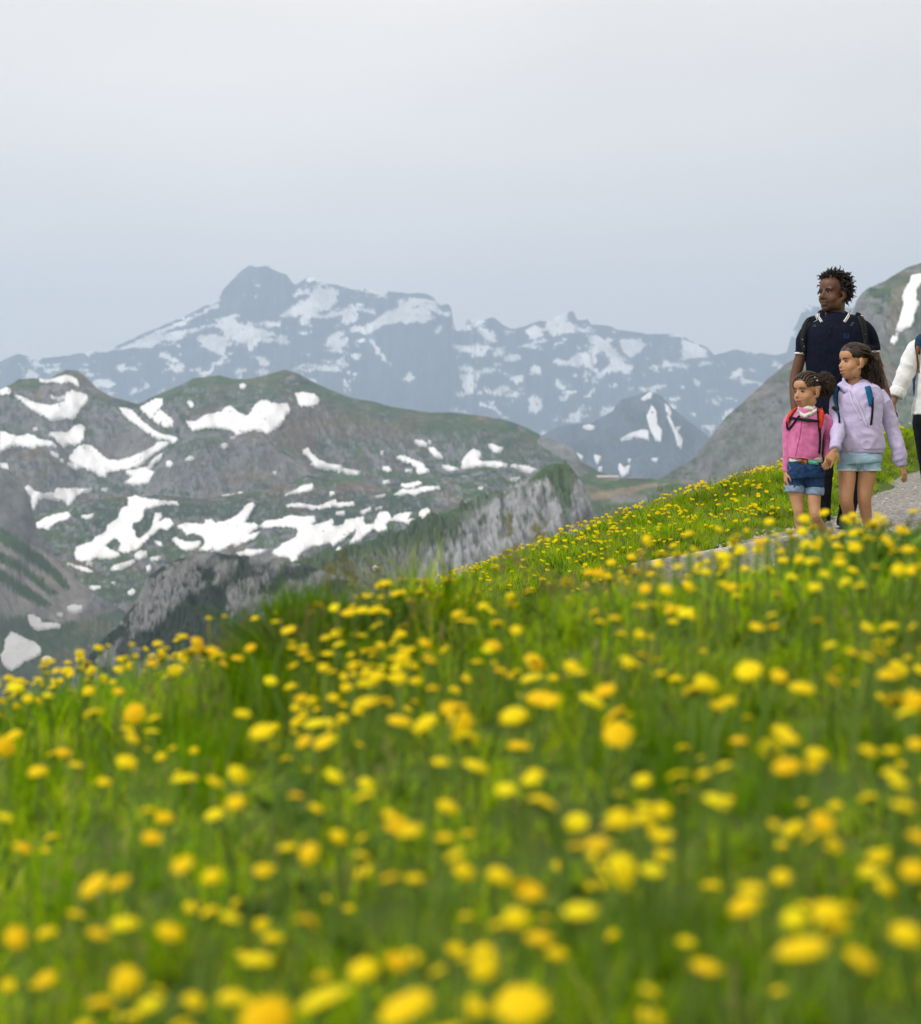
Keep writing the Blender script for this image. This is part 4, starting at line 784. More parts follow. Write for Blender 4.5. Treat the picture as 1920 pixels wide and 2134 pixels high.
def grass_patch(name, label, boxes, seed, extra_pts=()):
    r = np.random.default_rng(seed); P, I, R, S = [], [], [], []
    for (x0, x1, y0, y1, dens, smul) in boxes:
        n = int((x1 - x0) * (y1 - y0) * dens); x = r.uniform(x0, x1, n); y = r.uniform(y0, y1, n)
        keep = np.abs(x) < (.2286 * y + 1.9); x, y = x[keep], y[keep]
        pd, _ = path_near(x, y); edge = HALF + .02 + .12 * fbm(x * 3, y * 3, 0, 3, 2); keep = pd > edge; x, y, pd = x[keep], y[keep], pd[keep]
        z = ground_z(x, y); n = len(x)
        a = fbm(x * .9, y * .9, 0, 3, 14); b = fbm(x * 1.7, y * 1.7, 0, 3, 15); u = r.random(n)
        idx = r.integers(0, 4, n)
        tall = (u < .20 + .6 * a); idx[tall] = r.integers(4, 7, tall.sum())
        sd = (u > .955 - .30 * np.clip(b, 0, 1)); idx[sd] = r.integers(9, 12, sd.sum())
        bl = r.random(n) < .17; idx[bl] = r.integers(7, 9, bl.sum())
        dk = (b < -.22) & (r.random(n) < .6); idx[dk] = r.integers(12, 14, dk.sum())
        sc = smul * (.78 + .55 * r.random(n)) * (1 + .35 * a) * np.where(pd < HALF + .3, .8, 1.0)
        P.append(np.stack([x, y, z - .008], 1)); I.append(idx); S.append(sc)
        R.append(np.stack([r.normal(0, .10, n), r.normal(0, .10, n), r.uniform(0, 6.283, n)], 1))
    for (x, y, i_, sc) in extra_pts:
        P.append(np.array([[x, y, float(ground_z(x, y)) - .01]])); I.append(np.array([i_])); S.append(np.array([sc])); R.append(np.array([[r.normal(0, .06), r.normal(0, .06), r.uniform(0, 6.28)]]))
    return scatter(name, label, np.concatenate(P), np.concatenate(I), np.concatenate(R), np.concatenate(S), None)
ex = []
for (px, spread, Yd, n, i0, i1, s0, s1) in ((650, 44, 4.35, 56, 12, 14, .8, 1.15), (850, 60, 4.5, 22, 4, 7, .6, .85), (905, 36, 4.6, 22, 4, 7, .95, 1.45), (820, 90, 4.5, 8, 7, 9, 1.0, 1.5), (640, 60, 4.35, 10, 7, 9, 1.3, 1.7), (560, 60, 4.0, 26, 12, 14, .6, .9), (420, 70, 3.4, 18, 12, 14, .5, .7),
                                       (1070, 22, 4.7, 2, 9, 12, 1.0, 1.2), (735, 20, 4.4, 2, 9, 12, .9, 1.1), (1830, 60, 5.2, 12, 4, 7, .6, .85), (1790, 14, 4.6, 3, 7, 9, 1.4, 1.7)):
    for k in range(n):
        p = at(px + rng.gauss(0, spread * .5), 1100, Yd + rng.gauss(0, .18)); ex.append((p.x, p.y, rng.randrange(i0, i1), rng.uniform(s0, s1)))
grass_patch('grass', 'tall blurred green grass of the near meadow between the dandelions', [(-4, 4, .7, 3, 460, .36), (-4.5, 4.5, 3, 3.7, 400, .42), (-4.5, 4.5, 3.7, 5.4, 400, .52), (-5, 6, 5.4, 11.0, 100, .7), (-5, 7, 11.0, 12.05, 170, .72)], 3, ex)
grass_patch('grass', 'short sharp green grass on the bank along the gravel path', [(-4.5, 8, 12.6, 18.5, 220, .60), (-4, 9, 18.5, 27, 210, .62)], 4)

# ------------------------------------------------------------------ flowers
def petal_mat(name, c0, c1, c2):
    m, t, p = new_mat(name)
    oi = N(t, 'ShaderNodeObjectInfo'); r = N(t, 'ShaderNodeValToRGB'); r.color_ramp.elements[0].color = (*c0, 1); r.color_ramp.elements[1].color = (*c2, 1); e = r.color_ramp.elements.new(.6); e.color = (*c1, 1)
    t.links.new(oi.outputs['Random'], r.inputs['Fac']); t.links.new(r.outputs[0], p.inputs['Base Color']); p.inputs['Roughness'].default_value = .6; p.inputs['Specular IOR Level'].default_value = .2
    tr = N(t, 'ShaderNodeBsdfTranslucent'); t.links.new(r.outputs[0], tr.inputs['Color']); mx_ = N(t, 'ShaderNodeMixShader'); mx_.inputs[0].default_value = .45
    t.links.new(p.outputs[0], mx_.inputs[1]); t.links.new(tr.outputs[0], mx_.inputs[2]); t.links.new(mx_.outputs[0], t.nodes['Material Output'].inputs['Surface'])
    return m
m_petal = petal_mat('dandelion_petal', (.96, .68, .002), (.98, .82, .003), (.98, .90, .006)); m_cup = petal_mat('buttercup_petal', (.97, .78, .005), (.98, .84, .005), (.98, .88, .012))
def dandelion_head(seed, wide=1.0, dome=1.0):
    """unit head, radius 1: rings of strap petals over a green cup"""
    r = random.Random(seed); V, Fc, MI = [], [], []
    for ring, (n, rr, tilt, z0) in enumerate(((22, 1.0, .10, -.02), (20, .86, .32, .05), (16, .66, .62, .10), (12, .44, .95, .14), (7, .24, 1.3, .16))):
        for j in range(n):
            a = (j + .5 * ring + r.uniform(-.25, .25)) / n * 6.283; tl = tilt * dome + r.uniform(-.12, .12); L = rr * r.uniform(.88, 1.06); wv = 6.283 / n * .62 * (.5 + .5 * rr)
            ca, sa = math.cos(a), math.sin(a); b = len(V)
            for t, ww in ((.08, .3), (.62, 1.0), (1.0, .55)):
                rad = L * t * math.cos(tl); z = z0 + L * t * math.sin(tl) * .70 - .08 * t * t; h = wv * ww * .5 * (.3 + .7 * t) * (1.0 / max(.35, math.cos(tl)) ** .4)
                V += [(wide * (rad * ca - h * sa), rad * sa + h * ca, z), (wide * (rad * ca + h * sa), rad * sa - h * ca, z)]
            Fc += [(b, b + 1, b + 3, b + 2), (b + 2, b + 3, b + 5, b + 4)]; MI += [0, 0]
    b = len(V); k = 12                                     # the dense heart of the head
    for (rad, z) in ((.80, -.02), (.74, .16), (.56, .34), (.30, .46), (.05, .50)):
        for j in range(k): V.append((wide * rad * math.cos(j / k * 6.283), rad * math.sin(j / k * 6.283), z * (.45 + .3 * dome) + r.uniform(-.03, .03)))
    for i in range(4):
        for j in range(k): Fc.append((b + i * k + j, b + i * k + (j + 1) % k, b + (i + 1) * k + (j + 1) % k, b + (i + 1) * k + j)); MI.append(0)
    b = len(V); k = 10
    for (rad, z) in ((.10, -.42), (.30, -.36), (.40, -.14), (.34, .04)):
        for j in range(k): V.append((rad * math.cos(j / k * 6.283), rad * math.sin(j / k * 6.283), z))
    for i in range(3):
        for j in range(k): Fc.append((b + i * k + j, b + i * k + (j + 1) % k, b + (i + 1) * k + (j + 1) % k, b + (i + 1) * k + j)); MI.append(1)
    me = bpy.data.meshes.new('dandelion_head'); me.from_pydata(V, [], Fc); me.update(); me.materials.append(m_petal); me.materials.append(m_stem); me.polygons.foreach_set('material_index', MI)
    me.polygons.foreach_set('use_smooth', [True] * len(Fc)); return me
HEADS = [dandelion_head(1), dandelion_head(2, 1.1, .8), dandelion_head(3, .95, 1.25), dandelion_head(4, 1.0, 1.5)]
def tube_mesh(name, pts, rads, k, mat):
    V, Fc = [], []
    for (x, y, z), rr in zip(pts, rads):
        for j in range(k): V.append((x + rr * math.cos(j / k * 6.283), y + rr * math.sin(j / k * 6.283), z))
    for i in range(len(pts) - 1):
        for j in range(k): Fc.append((i * k + j, i * k + (j + 1) % k, (i + 1) * k + (j + 1) % k, (i + 1) * k + j))
    me = bpy.data.meshes.new(name); me.from_pydata(V, [], Fc); me.update(); me.materials.append(mat); me.polygons.foreach_set('use_smooth', [True] * len(Fc)); return me
STEMS = [tube_mesh('dandelion_stem', [(b_ * .06 * t * (1 - t) * 4, c_ * .05 * t * (1 - t) * 4, t) for t in (0, .25, .5, .75, 1)], [.0032, .003, .0028, .0027, .0027], 6, m_stem) for b_, c_ in ((.4, .2), (-.4, .3), (.1, -.5))]
def dandelion(p, zg, rad, label, group):
    root = empty('dandelion', (p.x, p.y, zg)); tag(root, label, 'dandelion', group)
    hgt = p.z - zg
    hd = bpy.data.objects.new('flower_head', rng.choice(HEADS)); COL.objects.link(hd); hd.parent = root; hd.location = (0, 0, hgt); hd.scale = (rad * rng.uniform(.9, 1.12), rad * rng.uniform(.9, 1.12), rad * rng.uniform(.6, 1.0))
    hd.rotation_mode = 'ZXY'; hd.rotation_euler = (rng.gauss(.20, .38), rng.gauss(0, .28), rng.random() * 6.28)
    st = bpy.data.objects.new('stem', rng.choice(STEMS)); COL.objects.link(st); st.parent = root; st.scale = (1, 1, max(.02, hgt - rad * .3)); st.rotation_euler = (0, 0, rng.random() * 6.28)
    return root

FL = [(200,1985,85),(640,1975,135),(525,2015,105),(875,1940,75),(800,1990,110),(1030,1985,105),(990,1830,60),(1145,1800,70),(1290,1910,50),(1330,1945,80),(1395,1910,48),(1520,1985,75),(1585,1875,118),(1700,1870,85),(1635,1800,68),(1790,1845,75),(1770,1990,88),
 (245,1825,60),(195,1845,45),(370,1940,72),(250,1935,50),(295,1985,55),(510,1900,82),(90,1935,35),(185,1750,80),(235,1745,60),(30,1795,40),(335,1775,55),(455,1755,40),(520,1720,48),(605,1740,58),(610,1685,46),(770,1735,40),(815,1740,40),(785,1780,55),
 (1065,1735,60),(1050,1765,65),(1020,1750,45),(1225,1720,72),(1290,1720,50),(1470,1790,75),(1485,1755,55),(1640,1680,68),(1670,1620,58),(1625,1625,55),(1570,1675,40),(1725,1655,45),(1805,1720,35),(45,1675,48),(150,1705,40),(300,1655,42),(360,1680,42),
 (790,1635,76),(810,1590,64),(880,1655,52),(900,1690,34),(720,1575,56),(725,1550,45),(790,1545,60),(1040,1650,68),(1085,1590,45),(1140,1625,45),(1140,1585,35),(1180,1640,58),(1225,1590,60),(1275,1595,34),(1415,1585,65),(1785,1575,56),(1775,1545,45),(1815,1590,40),
 (10,1615,40),(205,1545,26),(295,1555,45),(325,1615,40),(425,1610,52),(465,1585,34),(470,1530,48),(425,1545,40),(585,1540,38),(75,1525,48),(250,1505,44),(105,1490,30),(150,1480,30),(25,1455,55),(10,1420,48),(125,1435,40),(185,1410,48),(265,1410,48),(300,1365,36),
 (255,1380,38),(365,1440,66),(480,1410,38),(518,1445,54),(595,1380,20),(625,1430,60),(640,1465,56),(660,1460,46),(600,1465,38),(735,1390,25),(760,1385,30),(905,1375,52),(890,1400,42),(910,1425,62),(920,1460,62),(840,1430,56),(790,1425,56),(870,1505,40),(940,1515,62),
 (1015,1415,66),(1060,1430,52),(1070,1380,66),(1090,1385,45),(1050,1340,52),(1060,1315,38),(1140,1330,42),(1025,1475,52),(1065,1505,56),(1000,1560,34),(1050,1540,34),(1170,1385,62),(1195,1365,52),(1215,1415,66),(1220,1450,64),(1210,1490,60),(1270,1430,38),(1270,1525,48),
 (1340,1495,56),(1395,1350,55),(1370,1365,52),(1480,1325,62),(1460,1365,44),(1440,1385,34),(1540,1335,38),(1585,1360,60),(1545,1400,34),(1525,1480,52),(1560,1460,48),(1555,1515,66),(1430,1515,38),(1755,1335,58),(1770,1385,52),(1790,1410,48),(1805,1300,56),(1810,1470,40),
 (1645,1345,34),(1740,1290,30),(1640,1275,22),(1715,1260,30),(1715,1240,34),(1780,1207,25),(30,1357,38),(55,1380,30),(95,1375,25),(175,1365,28),(180,1333,24),(235,1293,22),(300,1310,24),(345,1325,38),(320,1300,24),(375,1290,38),(405,1290,50),(430,1270,42),(470,1300,30),
 (390,1268,30),(440,1245,25),(420,1250,20),(495,1280,28),(535,1345,32),(570,1235,30),(545,1220,20),(630,1195,25),(660,1200,24),(690,1210,34),(715,1205,28),(700,1230,20),(600,1220,20),(580,1280,32),(670,1275,38),(640,1275,20),(740,1285,15),(710,1315,38),(725,1350,34),
 (795,1310,30),(790,1340,34),(850,1280,28),(840,1270,24),(855,1305,20),(930,1187,36),(955,1190,30),(905,1200,24),(910,1225,22),(1010,1195,20),(1045,1135,24),(970,1160,15),(975,1275,36),(990,1250,36),(1055,1265,42),(1020,1245,28),(965,1285,20),(1130,1285,20),(1165,1130,32),
 (1185,1132,28),(1215,1200,22),(1240,1250,20),(1255,1240,28),(1270,1210,20),(1120,1150,20),(1200,1140,20),(1290,1195,18),(1325,1205,25),(1355,1210,38),(1445,1160,30),(1475,1160,33),(1495,1165,32),(1525,1175,34),(1525,1190,32),(1430,1118,22),(1430,1098,34),(1520,1030,20),
 (1420,1045,15),(1380,1080,16),(1585,1050,26),(1590,1075,24),(1610,1055,32),(1600,1110,26),(1615,1135,24),(1565,1140,18),(1610,1160,28),(1630,1135,28),(1700,1130,33),(1730,1120,28),(1690,1080,28),(1660,1065,28),(1640,1050,24),(1725,1040,36),(1715,1065,28),(1700,1050,28),
 (1755,1070,38),(1770,1090,33),(1795,1085,33),(1785,1050,28),(1805,1060,33),(1760,1150,28),(1780,1020,24),(1745,1025,24),(1805,1010,28),(1730,985,17),(1660,1110,20),(1670,1150,15),(1815,1120,28),(1800,1130,28),(1775,1125,24),(1285,1075,16),(1340,1120,22),(1395,1130,24),(1275,1118,24),(1255,1130,22),(1300,1115,20),(1500,1070,22),(1465,1085,20),(1535,1090,24)]
KZ = 1920 / 1820
GL = {0: ('large blurred yellow dandelion close to the camera', 'dandelions closest to the camera'), 1: ('blurred yellow dandelion half way up', 'dandelions in the middle of the meadow'),
      2: ('yellow dandelion on the near meadow', 'dandelions on the crest of the near meadow')}
def place_flower(px, py, size):
    d = at(px, py, 1.0); ys = np.linspace(1.1, 5.4, 260); zr = d.z * ys; gz = ground_z(d.x * ys, ys); h = zr - gz
    want = .17 + rng.uniform(-.035, .035)
    k = np.where(h < want)[0]
    y = ys[k[0]] if len(k) else ys[h.argmin()]
    if len(k) and k[0] == 0: y = ys[0]
    p = d * y; zg = float(ground_z(p.x, p.y)); rad = max(.012, min(.034, size * KZ * y / F * .5))
    return p, zg, rad
for (x, y, s) in FL:
    p, zg, rad = place_flower(x * KZ, y * KZ, s)
    if p.z - zg > .55: continue
    if p.z - zg > .18: p.z = zg + rng.uniform(.12, .18)
    k = 0 if p.y < 2.0 else (1 if p.y < 3.3 else 2)
    q_ = 0 if x < 600 else (1 if x < 1250 else 2)
    lb, gp = GL[k]; wh = (('lower left corner of the meadow', 'bottom middle of the meadow', 'lower right corner of the meadow'), ('left part of the meadow', 'centre of the meadow', 'right part of the meadow'), ('crest before the dark valley knoll', 'crest before the limestone knoll', 'crest before the walkers'))[k][q_]
    dandelion(p, zg, rad, lb + ', ' + wh, gp + ', ' + wh)
# the many more of them, smaller or half hidden in the grass
fr = np.random.default_rng(9)
def mass(name, label, items, cat):
    V, Fc, MI = [], [], []; base = {}
    for (x, y, z, zg, s, hm) in items:
        key = hm
        if key not in base:
            me = (HEADS + CUPS)[hm]; c = np.empty(len(me.vertices) * 3, np.float32); me.vertices.foreach_get('co', c); base[key] = (c.reshape(-1, 3), [tuple(p.vertices) for p in me.polygons], [p.material_index for p in me.polygons])
        c, f, m_ = base[key]; a = fr.uniform(0, 6.28); tx, ty = fr.normal(0, .3), fr.normal(0, .3)
        M = np.array(Euler((tx + (.15 if hm < 4 else .1), ty, a), 'ZXY').to_matrix()); q = c @ M.T * s + np.array([x, y, z]); b = len(V)
        V += q.tolist(); Fc += [tuple(b + i for i in ff) for ff in f]; MI += m_
        if hm < 4:
            b = len(V); V += [(x - .002, y, zg), (x + .002, y, zg), (x + .002, y, z), (x - .002, y, z)]; Fc.append((b, b + 1, b + 2, b + 3)); MI.append(1)
    me = bpy.data.meshes.new(name); me.from_pydata(V, [], Fc); me.update(); me.materials.append(m_petal if items[0][5] < 4 else m_cup); me.materials.append(m_stem); me.polygons.foreach_set('material_index', MI)
    o = bpy.data.objects.new(name, me); COL.objects.link(o); tag(o, label, cat, kind='stuff')
def cup_mesh(seed, openness):
    r = random.Random(seed); V, Fc, MI = [], [], []
    for ring, (n, sc) in enumerate(((5, 1.0), (5, .82))):
        for j in range(n):
            a = (j + .5 * ring) / n * 6.283 + r.uniform(-.1, .1); ca, sa = math.cos(a), math.sin(a); b = len(V)
            for (rad, z, h) in ((.12, -.35, .12), (.62, -.22 + .05 * ring, .46), (.95 * openness, .25, .52), (.85 * openness, .55, .25)):
                V += [(sc * (rad * ca - h * sa), sc * (rad * sa + h * ca), z), (sc * (rad * ca + h * sa), sc * (rad * sa - h * ca), z)]
            for i in range(3): Fc.append((b + 2 * i, b + 2 * i + 1, b + 2 * i + 3, b + 2 * i + 2)); MI.append(0)
    b = len(V)
    for (rad, z) in ((.10, -5.5), (.10, -.33)):
        for j in range(4): V.append((rad * math.cos(j * 1.571), rad * math.sin(j * 1.571), z))
    for j in range(4): Fc.append((b + j, b + (j + 1) % 4, b + 4 + (j + 1) % 4, b + 4 + j)); MI.append(1)
    me = bpy.data.meshes.new('buttercup'); me.from_pydata(V, [], Fc); me.update(); me.materials.append(m_cup); me.materials.append(m_stem); me.polygons.foreach_set('material_index', MI)
    me.polygons.foreach_set('use_smooth', [True] * len(Fc)); return me
CUPS = [cup_mesh(1, 1.0), cup_mesh(2, 1.25), cup_mesh(3, .85)]
items = []
for k in range(720):                                        # clumps of several heads
    y = fr.uniform(1.2, 5.3); x = fr.uniform(-1, 1) * (.2286 * y + 1.2)
    if fbm(x * 1.3, y * 1.3, 0, 3, 71) + .18 * (x > -.1 * y) < fr.uniform(-.15, .4): continue
    for j in range(int(fr.integers(2, 9))):
        xx, yy = x + fr.normal(0, .055), y + fr.normal(0, .07); zg = float(ground_z(xx, yy)); items.append((xx, yy, zg + fr.uniform(.06, .15), zg, fr.uniform(.007, .016) * (.8 + .05 * y), int(fr.integers(0, 4))))
mass('dandelions', 'mass of smaller yellow dandelions half hidden in the near grass', items, 'dandelions')
# buttercups on the bank behind the path, clustered
cand = []
while len(cand) < 3000:
    y = fr.uniform(12.8, 25); x = fr.uniform(-2.2, 7.5)
    if abs(x) > .2286 * y + 1.2: continue
    pd, _ = path_near(x, y)
    if pd[0] < HALF + .22: continue
    side = x < np.interp(y, PC[:, 1], PC[:, 0])
    if not side and fr.random() < .8: continue
    cl = float(fbm(x * 1.5, y * 1.5, 0, 3, 33)); thin = .5 if x > .15 * y else 0
    if cl + .35 - thin * .8 < fr.uniform(-.25, .45): continue
    zg = float(ground_z(x, y)); cand.append((x, y, zg + fr.uniform(.075, .125), zg, fr.uniform(.011, .0175)))
def on_view(c):
    px = CX + c[0] / c[1] * F; return 0 <= px <= 1640 or px > 1850
cand.sort(key=lambda c: (not on_view(c), c[1]))
BL = ('small yellow buttercup in sharp focus on the grassy bank beside the path', 'buttercups on the bank')
for (x, y, z, zg, s) in cand[:300]:
    o = bpy.data.objects.new('buttercup', rng.choice(CUPS)); COL.objects.link(o); o.location = (x, y, z); o.scale = (s,) * 3; o.rotation_euler = (rng.gauss(0, .25), rng.gauss(0, .25), rng.random() * 6.28); bw = 'below the skyline left of the timber edging' if CX + x / y * F < 1330 else ('above the timber edging' if CX + x / y * F < 1660 else 'beyond the path behind the walkers'); tag(o, 'small sharp yellow buttercup on the grassy bank ' + bw, 'buttercup', 'buttercups ' + bw)
mass('buttercups', 'mass of further small yellow buttercups scattered over the bank', [(*c, int(fr.integers(4, 7))) for c in cand[300:]], 'buttercups')
# ================================================================== PEOPLE
def cr_interp(P, sub):
    P = np.array(P, float)
    if sub <= 1 or len(P) < 3: return P
    Q = np.vstack([2 * P[0] - P[1], P, 2 * P[-1] - P[-2]]); R = []
    for i in range(1, len(Q) - 2):
        a, b, c, d = Q[i - 1:i + 3]
        for t in np.linspace(0, 1, sub, endpoint=False):
            R.append(.5 * ((2 * b) + (c - a) * t + (2 * a - 5 * b + 4 * c - d) * t * t + (-a + 3 * b - 3 * c + d) * t ** 3))
    R.append(Q[-2]); return np.array(R)

def loft(pts, ra, rb=None, side=None, n=16, sub=4, cap='round', ex=2.0, closed=False):
    """tapered tube with elliptical sections -> (verts, faces)"""
    rb = ra if rb is None else rb
    D = cr_interp([(*p, a, b) for p, a, b in zip(pts, ra, rb)], sub); D[:, 3:] = np.maximum(D[:, 3:], 1e-4)
    C = D[:, :3]; A = D[:, 3]; B = D[:, 4]
    T_ = np.gradient(C, axis=0)
    if closed: T_ = np.roll(C, -1, 0) - np.roll(C, 1, 0)
    T_ /= np.maximum(np.linalg.norm(T_, axis=1)[:, None], 1e-9)
    s_ = np.array(side if side is not None else (1, 0, 0), float)
    if side is None and abs(T_[0] @ s_) > .9: s_ = np.array((0, 0, 1.0))
    V, Fc = [], []; rings = []
    th = np.arange(n) / n * 2 * np.pi; ct, st = np.cos(th), np.sin(th)
    ct = np.sign(ct) * np.abs(ct) ** (2 / ex); st = np.sign(st) * np.abs(st) ** (2 / ex)
    seq = [(C[i], T_[i], A[i], B[i]) for i in range(len(C))]
    if cap == 'round' and not closed:
        def caps(i, sg):
            r = min(A[i], B[i]); return [(C[i] + T_[i] * sg * r * h, T_[i], A[i] * q, B[i] * q) for h, q in ((.5, .86), (.85, .5), (.98, .12))]
        seq = caps(0, -1)[::-1] + seq + caps(-1, 1)
    for (c, t, a, b) in seq:
        q = s_ - t * (s_ @ t); q /= max(np.linalg.norm(q), 1e-9); s_ = q if side is None else s_; u = np.cross(t, q)
        rings.append(len(V))
        V += (c + np.outer(a * ct, q) + np.outer(b * st, u)).tolist()
    m = len(seq)
    for i in range(m if closed else m - 1):
        a0 = rings[i]; b0 = rings[(i + 1) % m]
        for j in range(n): Fc.append((a0 + j, a0 + (j + 1) % n, b0 + (j + 1) % n, b0 + j))
    if not closed:
        Fc.append(tuple(range(rings[0] + n - 1, rings[0] - 1, -1))); Fc.append(tuple(range(rings[-1], rings[-1] + n)))
    return V, Fc

def ellipsoid(c, X, Y_, Z_, nu=16, nv=10):
    V, Fc = [], []; c, X, Y_, Z_ = map(lambda q: np.array(q, float), (c, X, Y_, Z_))
    for i in range(nv + 1):
        f = math.pi * i / nv
        for j in range(nu):
            a = 2 * math.pi * j / nu; V.append(c + X * (math.sin(f) * math.cos(a)) + Y_ * (math.sin(f) * math.sin(a)) + Z_ * math.cos(f))
    for i in range(nv):
        for j in range(nu): Fc.append((i * nu + j, (i + 1) * nu + j, (i + 1) * nu + (j + 1) % nu, i * nu + (j + 1) % nu))
    return [tuple(v) for v in V], Fc

def join(parts):
    V, Fc = [], []
    for v, f in parts:
        b = len(V); V += [tuple(q) for q in v]; Fc += [tuple(b + i for i in ff) for ff in f]
    return V, Fc

def fuse(name, parts, voxel, mat, parent, smooth=3, disp=None, fac=.5):
    """melt overlapping pieces into ONE continuous skin"""
    V, Fc = join(parts); me = bpy.data.meshes.new(name); me.from_pydata(V, [], Fc); me.update()
    bm = bmesh.new(); bm.from_mesh(me); bmesh.ops.remove_doubles(bm, verts=bm.verts, dist=1e-5); bmesh.ops.recalc_face_normals(bm, faces=bm.faces); bm.to_mesh(me); bm.free()
    t = bpy.data.objects.new('tmp', me); COL.objects.link(t)
    r = t.modifiers.new('r', 'REMESH'); r.mode = 'VOXEL'; r.voxel_size = voxel
    if smooth: q = t.modifiers.new('s', 'SMOOTH'); q.factor = fac; q.iterations = smooth
    dg = bpy.context.evaluated_depsgraph_get(); dg.update()
    nm = bpy.data.meshes.new_from_object(t.evaluated_get(dg)); bpy.data.objects.remove(t); nm.name = name
    if disp is not None:
        n = len(nm.vertices); c = np.empty(n * 3, np.float32); nm.vertices.foreach_get('co', c); c = c.reshape(-1, 3).astype(float)
        nn = np.empty(n * 3, np.float32); nm.vertices.foreach_get('normal', nn); c += nn.reshape(-1, 3) * disp(c)[:, None]; nm.vertices.foreach_set('co', c.astype(np.float32).reshape(-1)); nm.update()
    return link_mesh(name, nm, mat, parent)

def skin_mat(name, c, spec=.4, rough=.5):
    m, t, p = new_mat(name); a = N(t, 'ShaderNodeAttribute'); a.attribute_name = 'Col'
    co = N(t, 'ShaderNodeTexCoord'); n = N(t, 'ShaderNodeTexNoise', Scale=22.0, Detail=4); t.links.new(co.outputs['Object'], n.inputs['Vector'])
    r = N(t, 'ShaderNodeMapRange'); r.inputs['To Min'].default_value = .86; r.inputs['To Max'].default_value = 1.12; t.links.new(n.outputs['Fac'], r.inputs['Value'])
    s = N(t, 'ShaderNodeVectorMath', operation='SCALE'); t.links.new(a.outputs['Color'], s.inputs[0]); t.links.new(r.outputs[0], s.inputs['Scale']); t.links.new(s.outputs[0], p.inputs['Base Color'])
    p.inputs['Roughness'].default_value = rough; p.inputs['Specular IOR Level'].default_value = spec
    p.inputs['Subsurface Weight'].default_value = .05; p.inputs['Subsurface Radius'].default_value = (.010, .004, .002); p.inputs['Subsurface Scale'].default_value = 1.0
    return m
def hair_mat(name, c0, c1): return noise_mat(name, c0, c1, 60, .45, spec=.35, stretch=(1, 1, .25))
def cloth_mat(name, c0, c1, scale=35, bump=.25, sheen=.0, rough=.85, bdist=.004): return noise_mat(name, c0, c1, scale, rough, bump=bump, bscale=240, bdist=bdist, spec=.15, sheen=sheen)

m_eye = noise_mat('eye_white', (.34, .32, .30), (.42, .40, .38), 5, .25); m_iris = noise_mat('iris', (.010, .006, .004), (.025, .014, .008), 40, .2)

def wrinkle(seed, amp, lx=.10, lz=.05, fold=0.5):
    def f(c):
        a = ridged(c[:, 0] / lx + c[:, 2] / .22, c[:, 1] / lx, c[:, 2] / lz - c[:, 0] / .3, 2, seed, .4); b = fbm(c[:, 0] / .2, c[:, 1] / .2, c[:, 2] / .16, 2, seed + 4)
        return amp * (fold * a + .8 * b)
    return f

